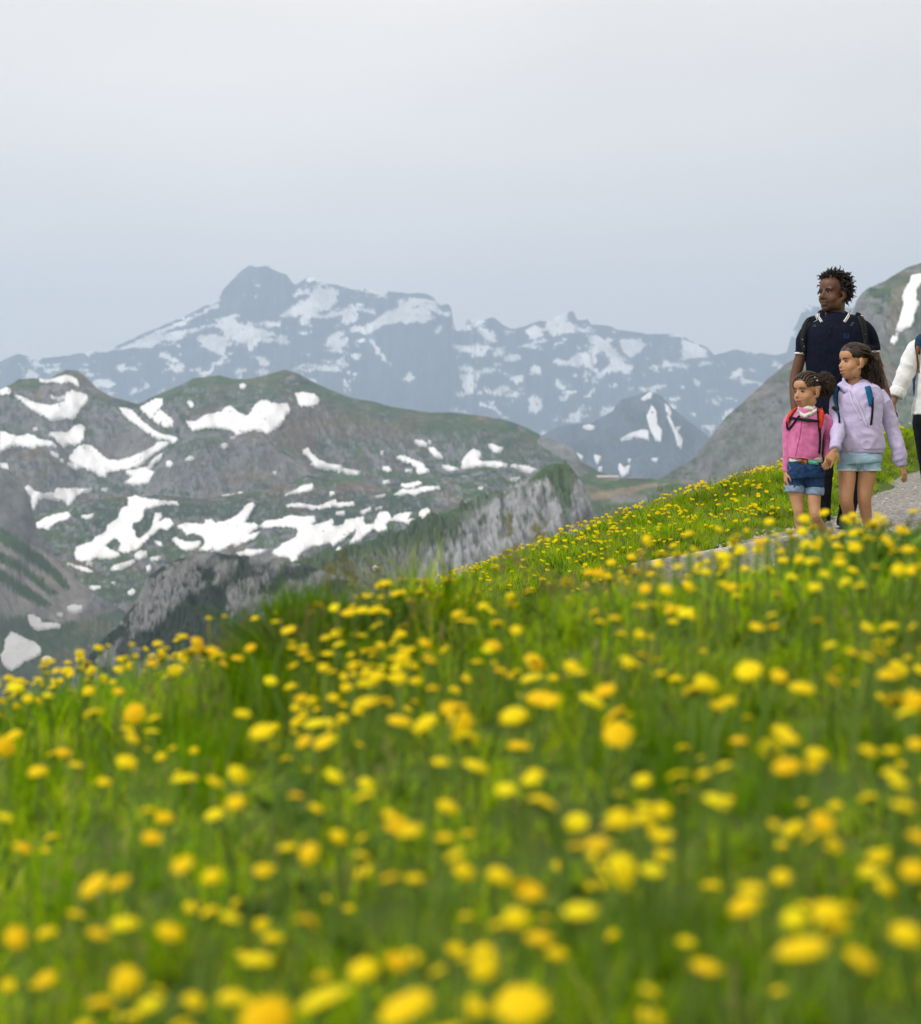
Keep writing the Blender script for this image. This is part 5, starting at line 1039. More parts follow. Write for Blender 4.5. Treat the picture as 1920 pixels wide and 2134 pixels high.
class Person:
    def __init__(s, label, Y, foot, skin, lip, s_name):
        s.Y = Y; s.k = Y / F; s.base = at(*foot, Y); s.base.z = float(ground_z(s.base.x, s.base.y)) + .01
        s.root = empty('person', s.base); tag(s.root, label, 'person'); s.skin_c = np.array(skin); s.lip_c = np.array(lip); s.m_skin = skin_mat(s_name, skin); s.body = []; s.spots = []
    def J(s, px, py, dy=0.0): return np.array(at(px, py, s.Y)) + np.array((0, dy, 0))
    def limb(s, L, cap='round', n=14, sub=4, grow=0.0):
        return loft([s.J(a, b, c) for a, b, c, r in L], [r * s.k + grow for *_, r in L], n=n, sub=sub, cap=cap)
    def stack(s, L, ex=2.4, grow=0.0, cap='round', dy=0.0):
        """torso-like pile of ellipses: (left px, right px, py, half depth m[, dy])"""
        pts = [s.J((q[0] + q[1]) / 2, q[2], (q[4] if len(q) > 4 else 0) + dy) for q in L]
        return loft(pts, [(q[1] - q[0]) / 2 * s.k + grow for q in L], [q[3] + grow for q in L], side=(1, 0, 0), n=28, ex=ex, cap=cap)
    def head(s, px, py, yaw, pitch, sr, sf, su, dy=0.0, jaw=1.0, open_=0.0, roll=0.0, child=0.0):
        c = s.J(px, py, dy); cy_, sy_ = math.cos(yaw), math.sin(yaw)
        f = np.array((-sy_ * math.cos(pitch), -cy_ * math.cos(pitch), math.sin(pitch))); r = np.array((-cy_, sy_, 0.0)); u = np.cross(r, f)
        if u[2] < 0: u = -u
        r, u = r * math.cos(roll) + u * math.sin(roll), u * math.cos(roll) - r * math.sin(roll)
        s.hc, s.hf, s.hr, s.hu, s.hs = c, f, r, u, (sr, sf, su)
        P = lambda a, b, d: c + r * a * sr + f * b * sf + u * d * su
        E = lambda p, a, b, d: ellipsoid(P(*p), r * a * sr, f * b * sf, u * d * su)
        s.P = P
        ch = child
        B = [E((0, -.010, .037), .078, .098, .087), E((0, .030, -.030), .064 + .003 * ch, .060, .086), E((0, .034, -.078), .050 * jaw, .048, .040), E((0, .062 - .006 * ch, -.098 + .005 * ch), .026, .023, .022), E((0, .040, .046), .066, .052 + .004 * ch, .056)]
        for q in (-1, 1):
            B += [E((q * .036, .048, -.036), .029, .031, .036), E((q * .046, .012, -.066), .024 * jaw, .040, .042), E((q * (.013 - .002 * ch), .096 - .008 * ch, -.036), .0120 - .002 * ch, .0135 - .002 * ch, .0105 - .0015 * ch)]
            if ch < .5: B.append(E((q * .027, .074, .020), .028, .014, .012))
            ear = ellipsoid(P(q * .081, -.010, -.010), r * sr * .010 + f * sf * -.004 * 1, f * sf * .020, u * su * .034); B.append(ear); B.append(E((q * .076, -.004, -.036), .011, .013, .014))
        B.append(loft([P(0, .080, .018), P(0, .090 - .003 * ch, -.008), P(0, .110 - .009 * ch, -.030)], [(.0095 - .002 * ch) * sr, (.0120 - .002 * ch) * sr, (.0155 - .0030 * ch) * sr], n=10, sub=3))
        ug = .006 * open_
        B += [E((0, .087, -.057 + ug * .3), .025, .014, .0085), E((0, .084, -.072 - ug), .022, .014, .0100)]
        s.child = child; s.body += B
        s.spots = [(P(0, .097, -.058 + ug * .3), .027 * sr, .0075 * su), (P(0, .094, -.072 - ug), .024 * sr, .0085 * su)]
    def face(s, m_brow, brow_drop=0.0, lid=.5):
        P, r, f, u = s.P, s.hr, s.hf, s.hu; sr, sf, su = s.hs; eb = 1 + .22 * s.child
        for q in (-1, 1):
            e = P(q * .030, .0735, -.001)
            V = ellipsoid(e, r * .0125 * sr * eb, f * .0085 * sf, u * .0085 * su * lid * eb, 14, 8); mesh_obj('eye', *V, m_eye, s.root)
            V = ellipsoid(P(q * .0295, .0805, -.0012), r * .0062 * sr * eb, f * .0022 * sf, u * .0078 * su * lid * eb, 12, 8); mesh_obj('iris', *V, m_iris, s.root)
            V = loft([P(q * .0165, .0800, .001), P(q * .030, .0835, .0072 * lid + .0015), P(q * .045, .0745, .001)], [.0020, .0030, .0018], n=6, sub=4); mesh_obj('eyelash', *V, m_iris, s.root)
            V = loft([P(q * .012, .0895, .017 - brow_drop), P(q * .028, .0900, .024 - brow_drop * .5), P(q * .048, .0745, .019)], [.0036 * su, .0050 * su, .0024 * su], [.0026, .0032, .002], n=8, sub=4); mesh_obj('eyebrow', *V, m_brow, s.root)
        V = loft([P(-.019, .092, -.0645), P(0, .0985, -.0640), P(.019, .092, -.0645)], [.0016, .0026, .0016], n=6, sub=4); mesh_obj('mouth_line', *V, m_iris, s.root)
    def hand(s, w, d, nrm, size, curl=.5, thumb=1, spread=.12, point=False):
        """palm and five unequal bent fingers rooted in it; w wrist, d finger direction, nrm back of the hand"""
        w = np.array(w, float); d = np.array(d, float); d /= np.linalg.norm(d); nrm = np.array(nrm, float); nrm -= d * (nrm @ d); nrm /= np.linalg.norm(nrm); sd = np.cross(d, nrm) * thumb
        z = size; B = [loft([w - d * .01 * z, w + d * .03 * z, w + d * .085 * z], [.024 * z, .036 * z, .040 * z], [.019 * z, .016 * z, .013 * z], side=sd, n=14)]
        for i, (o_, L) in enumerate(((.029, .070), (.010, .080), (-.010, .074), (-.028, .058))):
            b = w + d * .080 * z + sd * o_ * z; a = b; pts = [a - d * .012 * z]; ang = 0.0; cu = curl * (1 + .15 * i); 
            if point and i == 0: cu = .12
            for q, fr_ in enumerate((.45, .32, .23)):
                ang += cu * (.75 if q == 0 else .9); dd = d * math.cos(ang) - nrm * math.sin(ang) + sd * o_ * spread * 8; dd /= np.linalg.norm(dd); a = a + dd * L * z * fr_; pts.append(a)
            B.append(loft([b - d * .012 * z] + pts[1:], [.0095 * z, .0090 * z, .0082 * z, .0066 * z], n=8, sub=2))
        t0 = w + d * .025 * z + sd * .026 * z; t1 = t0 + (d * .55 + sd * .7 - nrm * .25) * .040 * z; t2 = t1 + (d * .85 + sd * .15 - nrm * .4) * .034 * z; t3 = t2 + (d * .9 - sd * .1 - nrm * .4) * .022 * z
        B.append(loft([t0, t1, t2, t3], [.0135 * z, .0115 * z, .0095 * z, .0070 * z], n=8, sub=2)); s.body += B
    def finish(s, voxel, extra_cols=()):
        o = fuse('body', s.body, voxel, s.m_skin, s.root, 2, None, .45); me = o.data; n = len(me.vertices); c = np.empty(n * 3, np.float32); me.vertices.foreach_get('co', c); c = c.reshape(-1, 3).astype(float)
        ed = np.empty(len(me.edges) * 2, np.int32); me.edges.foreach_get('vertices', ed); ed = ed.reshape(-1, 2); deg = np.maximum(np.bincount(ed.ravel(), minlength=n), 1)[:, None]
        mk = sstep(.19, .15, np.linalg.norm(c - s.hc, axis=1))[:, None]
        for it in range(5):                                # soften the seams between the forms of the head
            acc = np.zeros_like(c); np.add.at(acc, ed[:, 0], c[ed[:, 1]]); np.add.at(acc, ed[:, 1], c[ed[:, 0]]); c = c + (acc / deg - c) * .55 * mk
        me.vertices.foreach_set('co', c.astype(np.float32).reshape(-1)); me.update()
        C = np.ones((n, 3)) * s.skin_c; u, r = s.hu, s.hr
        for (p, wx, wz) in s.spots:
            dlt = c - p; k = np.sqrt((dlt @ r / wx) ** 2 + (dlt @ u / wz) ** 2 + ((dlt @ s.hf) / .02) ** 2); k = sstep(1.25, .8, k); C = mixc(C, s.lip_c, k)
        for (p, wx, wz, col_) in extra_cols:
            dlt = c - p; C = mixc(C, np.array(col_), sstep(1.2, .6, np.sqrt((dlt @ r / wx) ** 2 + (dlt @ u / wz) ** 2 + ((dlt @ s.hf) / .07) ** 2)))
        for (p, wx, wz) in s.spots:
            dlt = c - p; k = np.sqrt((dlt @ r / wx) ** 2 + (dlt @ u / wz) ** 2 + ((dlt @ s.hf) / .02) ** 2); C = mixc(C, s.lip_c, sstep(1.25, .8, k))
        set_color(me, C); s.body_obj = o; return o
    def cast(s, objs):
        s.bv = []
        for o in objs:
            me = o.data; me.calc_loop_triangles(); s.bv.append(BVHTree.FromPolygons([v.co[:] for v in me.vertices], [t.vertices[:] for t in me.loop_triangles]))
    def on(s, px, py):
        d = at(px, py, 1).normalized(); best = None
        for b in s.bv:
            h = b.ray_cast(Vector((0, 0, 0)), d)
            if h[0] is not None and (best is None or h[3] < best[2]): best = (h[0], h[1], h[3])
        if best is None: return Vector(at(px, py, s.Y)), Vector((0, -1, 0))
        n = best[1]; n = n if n.dot(d) < 0 else -n; return best[0], n
    def ribbon(s, name, path, width, thick, mat, parent, lift=.004, n=None):
        """flat strap laid on the clothes along a photo-pixel path; width in px"""
        P = cr_interp([(*p, 0.0) for p in path], 6)[:, :2]; pts = [s.on(x, y) for x, y in P]
        C = np.array([np.array(p) for p, _ in pts]); Nn = np.array([np.array(q) for _, q in pts])
        for _ in range(3):
            Nn[1:-1] = (Nn[:-2] + Nn[1:-1] * 2 + Nn[2:]) / 4; C[1:-1] = (C[:-2] + C[1:-1] * 2 + C[2:]) / 4
        Nn = Nn * .6 + np.array((0, -.4, .0)); Nn /= np.linalg.norm(Nn, axis=1)[:, None]; C = C + Nn * lift
        T_ = np.gradient(C, axis=0); T_ /= np.maximum(np.linalg.norm(T_, axis=1)[:, None], 1e-9); S_ = np.cross(T_, Nn); S_ /= np.maximum(np.linalg.norm(S_, axis=1)[:, None], 1e-9)
        wd = np.interp(np.linspace(0, 1, len(C)), np.linspace(0, 1, len(width)), width) if hasattr(width, '__len__') else np.full(len(C), width)
        V, Fc = [], []
        for c, q, a, w_ in zip(C, Nn, S_, wd * s.k / 2):
            V += [c - a * w_ - q * thick, c - a * w_ * .98 + q * thick * .6, c + q * thick, c + a * w_ * .98 + q * thick * .6, c + a * w_ - q * thick]
        m = len(C)
        for i in range(m - 1):
            for j in range(5): Fc.append((i * 5 + j, i * 5 + (j + 1) % 5, (i + 1) * 5 + (j + 1) % 5, (i + 1) * 5 + j))
        Fc += [tuple(range(4, -1, -1)), tuple(range((m - 1) * 5, m * 5))]
        return mesh_obj(name, V, Fc, mat, parent)
    def cord(s, name, path, rad, mat, parent, lift=.004):
        P = cr_interp([(*p, 0.0) for p in path], 6)[:, :2]; C = np.array([np.array(s.on(x, y)[0]) for x, y in P])
        for _ in range(3): C[1:-1] = (C[:-2] + C[1:-1] * 2 + C[2:]) / 4
        C[:, 1] -= lift; return mesh_obj(name, *loft(list(C), [rad] * len(C), n=7, sub=1), mat, parent)
    def wear(s, name, parts, mat, voxel=.006, disp=None, smooth=4): return fuse(name, parts, voxel, mat, s.root, smooth, disp)
    def shoe(s, heel, toe, wd, ht, m_up, m_sole):
        h, t = np.array(heel, float), np.array(toe, float); d = t - h; u = np.array((0, 0, 1.0))
        P = lambda q, z: h + d * q + u * z
        up = loft([P(.02, ht * .55), P(.25, ht * .62), P(.55, ht * .42), P(.85, ht * .30), P(1.0, ht * .26)], [wd * .36, wd * .42, wd * .46, wd * .46, wd * .30], [ht * .5, ht * .58, ht * .40, ht * .28, ht * .2], side=np.cross(d, u), n=14)
        col = loft([P(.16, ht * .7), P(.14, ht * 1.25)], [wd * .42, wd * .36], n=14)
        o = fuse('shoe', [up, col], .006, m_up, s.root, 3)
        so = loft([P(-.04, ht * .08), P(.3, ht * .07), P(.6, ht * .07), P(1.04, ht * .10)], [wd * .40, wd * .44, wd * .5, wd * .36], [ht * .11] * 4, side=np.cross(d, u), n=14)
        so = mesh_obj('sole', *so, m_sole, s.root); so.parent = o; so.location = (0, 0, 0); return o

def backpack(P_, label, cx_, cy_, hw, hh, depth, dy, mat, m_dark):
    """bag behind the shoulders: an Empty that parents bag, pocket, lid and the straps added later"""
    c = P_.J(cx_, cy_, dy); root = empty('backpack', c); tag(root, label, 'backpack'); k = P_.k
    X = np.array((1.0, 0, 0)); 
    bag = loft([c + np.array((0, 0, -hh * k)), c + np.array((0, .01, -hh * k * .4)), c + np.array((0, 0, hh * k * .5)), c + np.array((0, -.01, hh * k))], [hw * k * .9, hw * k, hw * k * .95, hw * k * .7], [depth * .85, depth, depth * .9, depth * .6], side=X, n=24, ex=3)
    fuse('bag', [bag], .008, mat, root, 4, wrinkle(3, .004))
    pk = loft([c + np.array((0, depth * .8, -hh * k * .8)), c + np.array((0, depth * .85, -hh * k * .1))], [hw * k * .7, hw * k * .65], [depth * .45, depth * .4], side=X, n=20, ex=3); mesh_obj('pocket', *pk, mat, root)
    lo = c + np.array((0, 0, hh * k)); hd = loft([lo + np.array((-.03, -.02, 0)), lo + np.array((0, -.02, .035)), lo + np.array((.03, -.02, 0))], [.006] * 3, n=8); mesh_obj('grab_handle', *hd, m_dark, root)
    return root
m_black = cloth_mat('black_webbing', (.006, .006, .008), (.016, .016, .019), 60); m_blackt = cloth_mat('black_trousers', (.006, .006, .010), (.014, .014, .020), 30)
m_shoe_dk = cloth_mat('dark_shoe', (.010, .010, .012), (.03, .03, .035), 40, rough=.6); m_sole_dk = noise_mat('dark_sole', (.02, .02, .02), (.05, .05, .05), 40, .8); m_sole_w = noise_mat('white_sole', (.55, .54, .52), (.70, .69, .67), 40, .7)
m_white = cloth_mat('white_knit', (.70, .70, .70), (.78, .78, .77), 60); m_metal = noise_mat('clip_metal', (.35, .36, .38), (.5, .51, .53), 50, .35)
PI = math.pi

# ------------------------------------------------------------------ the man
man = Person('tall man with short black twists in a navy polo shirt, walking and looking aside', 14.3, (1740, 1108), (.115, .052, .030), (.17, .07, .055), 'man_skin')
man.head(1737, 612, math.radians(50), .03, 1.16, 1.17, 1.13, jaw=1.12, open_=.4)
man.body += [man.limb([(1743, 632, .02, 20), (1741, 655, .02, 21), (1739, 676, .02, 25)]), man.stack([(1690, 1796, 682, .08), (1686, 1806, 720, .11), (1690, 1802, 800, .11), (1692, 1804, 870, .11)]),
             man.limb([(1692, 692, 0, 12), (1677, 715, 0, 12), (1669, 745, .01, 12), (1659, 786, .02, 11.6), (1656, 820, -.01, 10.6), (1655, 852, -.04, 8.4), (1655, 866, -.05, 8)]),
             man.limb([(1800, 692, 0, 12), (1814, 715, 0, 12), (1824, 745, .01, 12.4), (1836, 784, .03, 12), (1845, 815, .0, 10.5), (1851, 840, -.02, 8.2), (1853, 850, -.02, 7.6)])]
man.hand(man.J(1655, 868, -.05), (-.02, -.1, -1), (-1, -.3, 0), 1.05, .45, -1); man.hand(man.J(1853, 850, -.02), (.10, -.05, -1), (.3, -1, 0), 1.0, .75, -1)
man.finish(.0055, [(man.P(0, .06, -.085), .075, .05, (.062, .030, .020))])
m_navy = cloth_mat('navy_pique', (.0022, .0042, .013), (.0048, .0080, .023), 50, .3)
polo = man.wear('polo_shirt', [man.stack([(1722, 1760, 660, .060, .03), (1704, 1780, 666, .085, .02), (1688, 1798, 674, .110, .01), (1680, 1808, 686, .128), (1678, 1811, 704, .142, -.01), (1678, 1812, 730, .152, -.015), (1680, 1812, 770, .150, -.01), (1683, 1811, 812, .142), (1684, 1812, 850, .146), (1685, 1813, 876, .146)], 2.1, cap='flat'),
    man.limb([(1700, 684, 0, 19), (1686, 694, 0, 18), (1678.5, 707, 0, 17.2), (1673.5, 722, 0, 15.6), (1671.5, 737, .0, 14.2)], 'flat'), man.limb([(1790, 682, 0, 19), (1805, 692, 0, 18), (1813, 705, 0, 17.2), (1818, 719, 0, 15.6), (1820, 733, .0, 14.4)], 'flat')], m_navy, .006, wrinkle(2, .010, .13, .12), 8)
def tilt_ring(P_, px, py, dy, rx, ry, drop, tube, n=26, vee=0.0):
    """a roll of cloth round the neck: high at the nape, low in front"""
    R = []
    for j in range(n):
        a_ = j / n * 2 * PI; fr_ = math.sin(a_); R.append(P_.J(px + rx * math.cos(a_), py, dy) + np.array((0, -ry * fr_, -drop * fr_ - vee * max(0, fr_) ** 5)))
    return R
cR = tilt_ring(man, 1739, 655, .02, 26, .092, .050, 0, vee=.02); col = [loft(cR, [.007] * 26, [.030] * 26, side=(0, 0, 1), n=12, sub=1, closed=True)]
cR2 = tilt_ring(man, 1739, 661, .015, 31, .108, .055, 0, vee=.03); col.append(loft(cR2, [.024] * 26, [.010] * 26, side=(0, 0, 1), n=12, sub=1, closed=True))
colo = man.wear('collar', col, m_navy, .005, wrinkle(5, .002), 2)
m_navy2 = cloth_mat('navy_tee', (.006, .010, .030), (.010, .016, .042), 50)
man.wear('undershirt', [man.stack([(1719, 1761, 664, .066, -.005), (1714, 1766, 676, .085, -.02)])], m_navy2, .006, None)
for L in ([(1658.0, 736.5), (1664, 738.2), (1671, 739), (1681, 737.5)], [(1811, 737), (1820, 736), (1828, 733.5), (1834, 731)]):
    pass
for (a, b) in (((1671.6, 735.5, 0), (1671.2, 739.2, 0)), ((1819.8, 731.8, 0), (1820.4, 735.6, 0))):
    mesh_obj('sleeve_trim', *loft([man.J(*a), man.J(*b)], [14.5 * man.k + .0015] * 2, n=24, sub=1, cap='flat'), m_white, man.root)
    t_ = mesh_obj('sleeve_stripe', *loft([man.J(a[0], a[1] + 1.3), man.J(b[0], b[1] - 1.3)], [14.5 * man.k + .003] * 2, n=24, sub=1, cap='flat'), m_navy, man.root)
trou = man.wear('trousers', [man.stack([(1686, 1812, 862, .135), (1686, 1812, 885, .14), (1690, 1808, 905, .12)]), man.limb([(1716, 880, 0, 29), (1713, 950, -.02, 24), (1711, 1020, -.03, 20.5), (1713, 1070, .0, 18.5), (1714, 1098, .02, 18)], 'flat'),
    man.limb([(1783, 880, 0, 29), (1779, 950, .0, 24), (1774, 1020, .02, 20.5), (1768, 1070, .06, 18), (1765, 1094, .09, 17.5)], 'flat')], m_blackt, .007, wrinkle(8, .009, .10, .07))
gz0 = lambda p: np.array((p[0], p[1], float(ground_z(p[0], p[1])) + .012))
man.shoe(gz0(man.J(1716, 1100, .06)), gz0(man.J(1706, 1106, -.20)), .105, .095, m_shoe_dk, m_sole_dk); man.shoe(gz0(man.J(1766, 1098, .14)), gz0(man.J(1760, 1104, -.12)), .105, .095, m_shoe_dk, m_sole_dk)
man.cast([polo, colo])
for q in (([(1706, 653), (1707, 661), (1713, 671)], 5.0), ([(1773, 647), (1769, 658), (1760, 671)], 5.6)):
    man.ribbon('collar_stripe', q[0], q[1], .0015, m_white, man.root, .003); man.ribbon('collar_line', q[0], 1.0, .0018, m_navy, man.root, .0055)
man.ribbon('placket', [(1733, 679), (1730, 690), (1729, 700)], 7, .001, m_navy, man.root, .002)
for (x, y) in ((1734, 680), (1731, 692)): mesh_obj('button', *ellipsoid(man.on(x, y)[0] + Vector((0, -.006, 0)), (.004, 0, 0), (0, .002, 0), (0, 0, .004), 8, 6), m_shoe_dk, man.root)
m_logo = cloth_mat('logo_thread', (.02, .05, .16), (.03, .07, .20), 80)
for L in ([(1759.5, 696), (1769, 696)], [(1759.5, 700.5), (1769, 700.5)], [(1759.5, 704.5), (1769, 704.5)], [(1760, 696), (1760, 704.5)], [(1769, 696), (1769, 704.5)]):
    man.ribbon('chest_logo', [L[0], ((L[0][0] + L[1][0]) / 2, (L[0][1] + L[1][1]) / 2), L[1]], .9, .0008, m_logo, man.root, .002)
# twisted hair
def locs(P_, n, seed, mat, lo, hi, rad, face_cut, name='hair', grow=1.0):
    r = random.Random(seed); parts = []; sr, sf, su = P_.hs
    cap = ellipsoid(P_.P(0, -.018, .042), P_.hr * .080 * sr, P_.hf * .094 * sf, P_.hu * .086 * su, 24, 14); parts.append(cap)
    k = 0
    while k < n:
        z = r.uniform(-.75, 1); a = r.random() * 6.283; q = math.sqrt(1 - z * z); d = (q * math.cos(a), q * math.sin(a), z)
        p = (d[0] * .079, -.014 + d[1] * .097, .038 + d[2] * .087)
        if face_cut(p): continue
        k += 1; b = P_.P(*p); dr = P_.hr * d[0] + P_.hf * d[1] + P_.hu * d[2]; L = r.uniform(lo, hi)
        w1 = np.array((r.gauss(0, .5), r.gauss(0, .5), r.gauss(-.05, .5))); w2 = np.array((r.gauss(0, .9), r.gauss(0, .9), r.gauss(-.3, .9)))
        p1 = b + (dr + w1 * .4) * L * .45; p2 = p1 + (dr + w1) * L * .35; p3 = p2 + (dr + w2) * L * .25
        parts.append(loft([b - dr * .006, p1, p2, p3], [rad, rad * 1.08, rad * .95, rad * .45], n=6, sub=2))
    return mesh_obj(name, *join(parts), mat, P_.root)
m_hair_m = hair_mat('black_hair', (.006, .005, .005), (.020, .018, .017))
locs(man, 620, 5, m_hair_m, .022, .043, .0045, lambda p: (p[1] > .020 and p[2] < .088 - .10 * max(0, abs(p[0]) - .035)) or (p[1] > -.028 and p[2] < .008) or p[2] < -.05)
man.face(m_hair_m, .005, .62)
# stubble: short beard shadow is skin colour; handled by the dark skin
bp = backpack(man, 'black hiking backpack with padded straps worn by the man in navy', 1742, 745, 42, 66, .10, .24, m_black, m_black)
m_pad = cloth_mat('strap_padding', (.010, .011, .013), (.028, .030, .033), 60)
man.cast([polo, colo])
man.ribbon('strap', [(1700, 662), (1688, 668), (1679, 682), (1674, 702), (1674, 722), (1678, 738)], [10, 15, 15, 12, 8, 6], .006, m_pad, bp, .007)
man.ribbon('strap', [(1783, 655), (1792, 661), (1799, 678), (1802, 698), (1803, 716), (1799, 740)], [10, 15, 14, 12, 8, 6], .006, m_pad, bp, .007)
man.ribbon('strap_edge', [(1690, 660), (1683, 676), (1679, 690), (1676, 712)], 2.2, .003, m_black, bp, .015); man.ribbon('strap_edge', [(1790, 652), (1795, 668), (1798, 684), (1800, 704)], 2.2, .003, m_black, bp, .015)
def badge(P_, x, y, rx, rz, mat, parent, name, lift=.016):
    p, n = P_.on(x, y); mesh_obj(name, *ellipsoid(p + Vector((0, -lift, 0)), (rx, 0, 0), (0, .003, 0), (0, 0, rz), 14, 8), mat, parent)
badge(man, 1794.5, 659.5, .019, .012, m_shoe_dk, bp, 'strap_badge', .018); badge(man, 1794.5, 659.5, .0165, .0095, m_white, bp, 'badge_face', .0205); badge(man, 1795, 660.5, .006, .003, m_shoe_dk, bp, 'badge_mark', .0235)
for (x, y) in ((1802, 697), (1672, 708), (1675.5, 722)): badge(man, x, y, .004, .003, m_metal, bp, 'rivet', .016)
m_clip = noise_mat('clip_plastic', (.08, .085, .09), (.16, .165, .17), 50, .4)
for (x, y) in ((1777.5, 673.5), (1775, 677.5), (1697.5, 679)): mesh_obj('clip', *loft([np.array(man.on(x - 2.5, y + 2)[0]) + (0, -.006, 0), np.array(man.on(x, y - 1.5)[0]) + (0, -.007, 0), np.array(man.on(x + 2.5, y + 1)[0]) + (0, -.006, 0)], [.002] * 3, n=6), m_clip, bp)

# ------------------------------------------------------------------ the smaller girl
girl = Person('small girl with braids and a curly puff in a pink cardigan and denim shorts', 13.3, (1690, 1122), (.47, .245, .13), (.46, .17, .13), 'small_girl_skin')
girl.head(1683, 816, math.radians(52), -.06, 1.0, 1.02, .95, jaw=.98, open_=.25, child=1)
girl.body += [girl.limb([(1686, 834, .02, 13), (1686, 848, .02, 13), (1686, 862, .02, 15)]), girl.stack([(1654, 1716, 868, .05), (1650, 1708, 900, .07), (1650, 1704, 945, .065), (1654, 1702, 968, .06)]),
              girl.limb([(1652, 872, 0, 8), (1643, 890, 0, 8), (1640, 925, 0, 7), (1638, 960, -.01, 5.5), (1637, 986, -.02, 5)]), girl.limb([(1716, 872, 0, 8), (1726, 890, 0, 8), (1729, 918, .02, 7), (1724, 944, -.03, 5.6), (1721, 956, -.06, 5.2)]),
              girl.limb([(1659, 985, 0, 13), (1659, 1005, 0, 14.5), (1660, 1028, 0, 15.5), (1662, 1050, -.01, 12.6), (1664, 1066, -.022, 11.0), (1665, 1076, -.01, 10.0), (1667, 1090, .012, 10.0), (1668, 1102, .01, 8.2), (1669, 1114, .01, 6.8), (1669, 1122, .0, 6.5)]),
              girl.limb([(1697, 985, 0, 13), (1697, 1008, 0, 14.5), (1695.5, 1032, -.01, 15.6), (1696, 1056, -.03, 12.8), (1698, 1074, -.045, 11.4), (1704, 1085, .0, 10.4), (1714, 1097, .05, 9.8), (1722, 1106, .085, 8), (1729, 1113, .11, 6.8), (1733, 1118, .12, 6.5)])]
girl.hand(girl.J(1637, 985, -.02), (0, -.1, -1), (-1, -.2, 0), .68, .4, -1); girl.hand(girl.J(1721, 955, -.06), (-.15, -.75, -.65), (.6, -.6, .3), .66, .6, -1)
girl.finish(.0045)
m_pink = cloth_mat('pink_knit', (.50, .115, .29), (.64, .185, .39), 30, .35, .3); m_pinkd = cloth_mat('pink_seam', (.30, .05, .17), (.38, .07, .22), 40); m_tee = noise_mat('floral_tee', (.10, .38, .24), (.68, .70, .60), 42, .85, lo=.40, hi=.50)
card = girl.wear('cardigan', [girl.stack([(1666, 1706, 855, .055, .01), (1655, 1716, 861, .068), (1647, 1722, 870, .080), (1644, 1719, 886, .088), (1643, 1714, 910, .092), (1642, 1712, 935, .094), (1643, 1711, 950, .096), (1646, 1709, 958, .088)], 2.4, cap='flat'),
    girl.limb([(1652, 869, 0, 11), (1643, 882, 0, 11), (1640.5, 925, 0, 9), (1638.5, 955, -.01, 7.6), (1637, 984, -.02, 6.6)], 'flat'), girl.limb([(1715, 868, 0, 11), (1726, 884, 0, 11.5), (1730, 916, .02, 10), (1725, 942, -.02, 8.2), (1722, 955, -.03, 7.2)], 'flat')], m_pink, .005, wrinkle(12, .008, .09, .09))
mesh_obj('tee_neck', *loft([girl.J(1686, 847, .018), girl.J(1685, 852, .012), girl.J(1683, 858, -.002), girl.J(1680, 865, -.022)], [.050, .064, .070, .055], [.046, .060, .068, .062], side=(1, 0, 0), n=26, cap='flat'), m_tee, girl.root)
tee = girl.wear('tee_hem', [girl.stack([(1645, 1712, 948, .086), (1642, 1715, 960, .090), (1641, 1716, 968, .090)])], m_tee, .006, wrinkle(4, .003))
m_denim = noise_mat('blue_denim', (.010, .028, .085), (.028, .075, .19), 26, .85, bump=.3, bscale=200, bdist=.004, spec=.15, lo=.3, hi=.75, stretch=(1, 1, 2.2)); m_cuff = noise_mat('denim_cuff', (.16, .24, .36), (.27, .36, .48), 40, .85, spec=.15, bump=.3)
sh = girl.wear('shorts', [girl.stack([(1640, 1717, 963, .090), (1638.5, 1718, 980, .096), (1640, 1718, 996, .088)], cap='flat'), girl.limb([(1677.5, 990, -.01, 15), (1677.5, 1003, -.01, 8)]), girl.limb([(1658.5, 982, 0, 19.5), (1657, 1004, 0, 19.3), (1656.5, 1022, 0, 18.8)], 'flat'), girl.limb([(1697.5, 982, 0, 19.8), (1697.5, 1004, 0, 19.6), (1697, 1027, 0, 19.2)], 'flat')], m_denim, .005, wrinkle(14, .007, .09, .045, .9))
for (x, y0, y1, r_) in ((1656.5, 1011, 1026, 20.4), (1697.2, 1015, 1031, 20.6)): girl.wear('shorts_cuff', [girl.limb([(x, y0, 0, r_), (x, (y0 + y1) / 2, 0, r_ + .6), (x - .5, y1, 0, r_)], 'flat', 24)], m_cuff, .005, wrinkle(15, .002), 2)
m_snk = cloth_mat('grey_sneaker', (.30, .29, .28), (.50, .48, .46), 40)
girl.shoe(gz0(girl.J(1671, 1118, .05)), gz0(girl.J(1661, 1124, -.12)), .075, .07, m_snk, m_sole_w); girl.shoe(np.array(girl.J(1737, 1120, .16)), gz0(girl.J(1724, 1128, .0)), .075, .07, m_snk, m_sole_w)
girl.cast([card, tee])
girl.cord('cardigan_opening', [(1673, 868), (1670.5, 882), (1667.5, 908), (1662, 932), (1658, 953)], .0022, m_pinkd, girl.root, .001); girl.cord('cardigan_hem', [(1645, 951), (1655, 953), (1675, 954), (1695, 958), (1707, 958)], .0035, m_pink, girl.root, .003)
girl.ribbon('tee_front', [(1663, 855), (1669, 862), (1677, 867), (1687, 863), (1698, 857), (1705, 852)], [4, 7, 9, 8, 6, 4], .001, m_tee, girl.root, .004)
m_brownp = noise_mat('brown_print', (.10, .035, .012), (.30, .14, .05), 60, .85, lo=.45, hi=.55); m_greenp = noise_mat('green_print', (.03, .30, .20), (.10, .45, .32), 60, .85)
girl.cast([tee, sh, card])
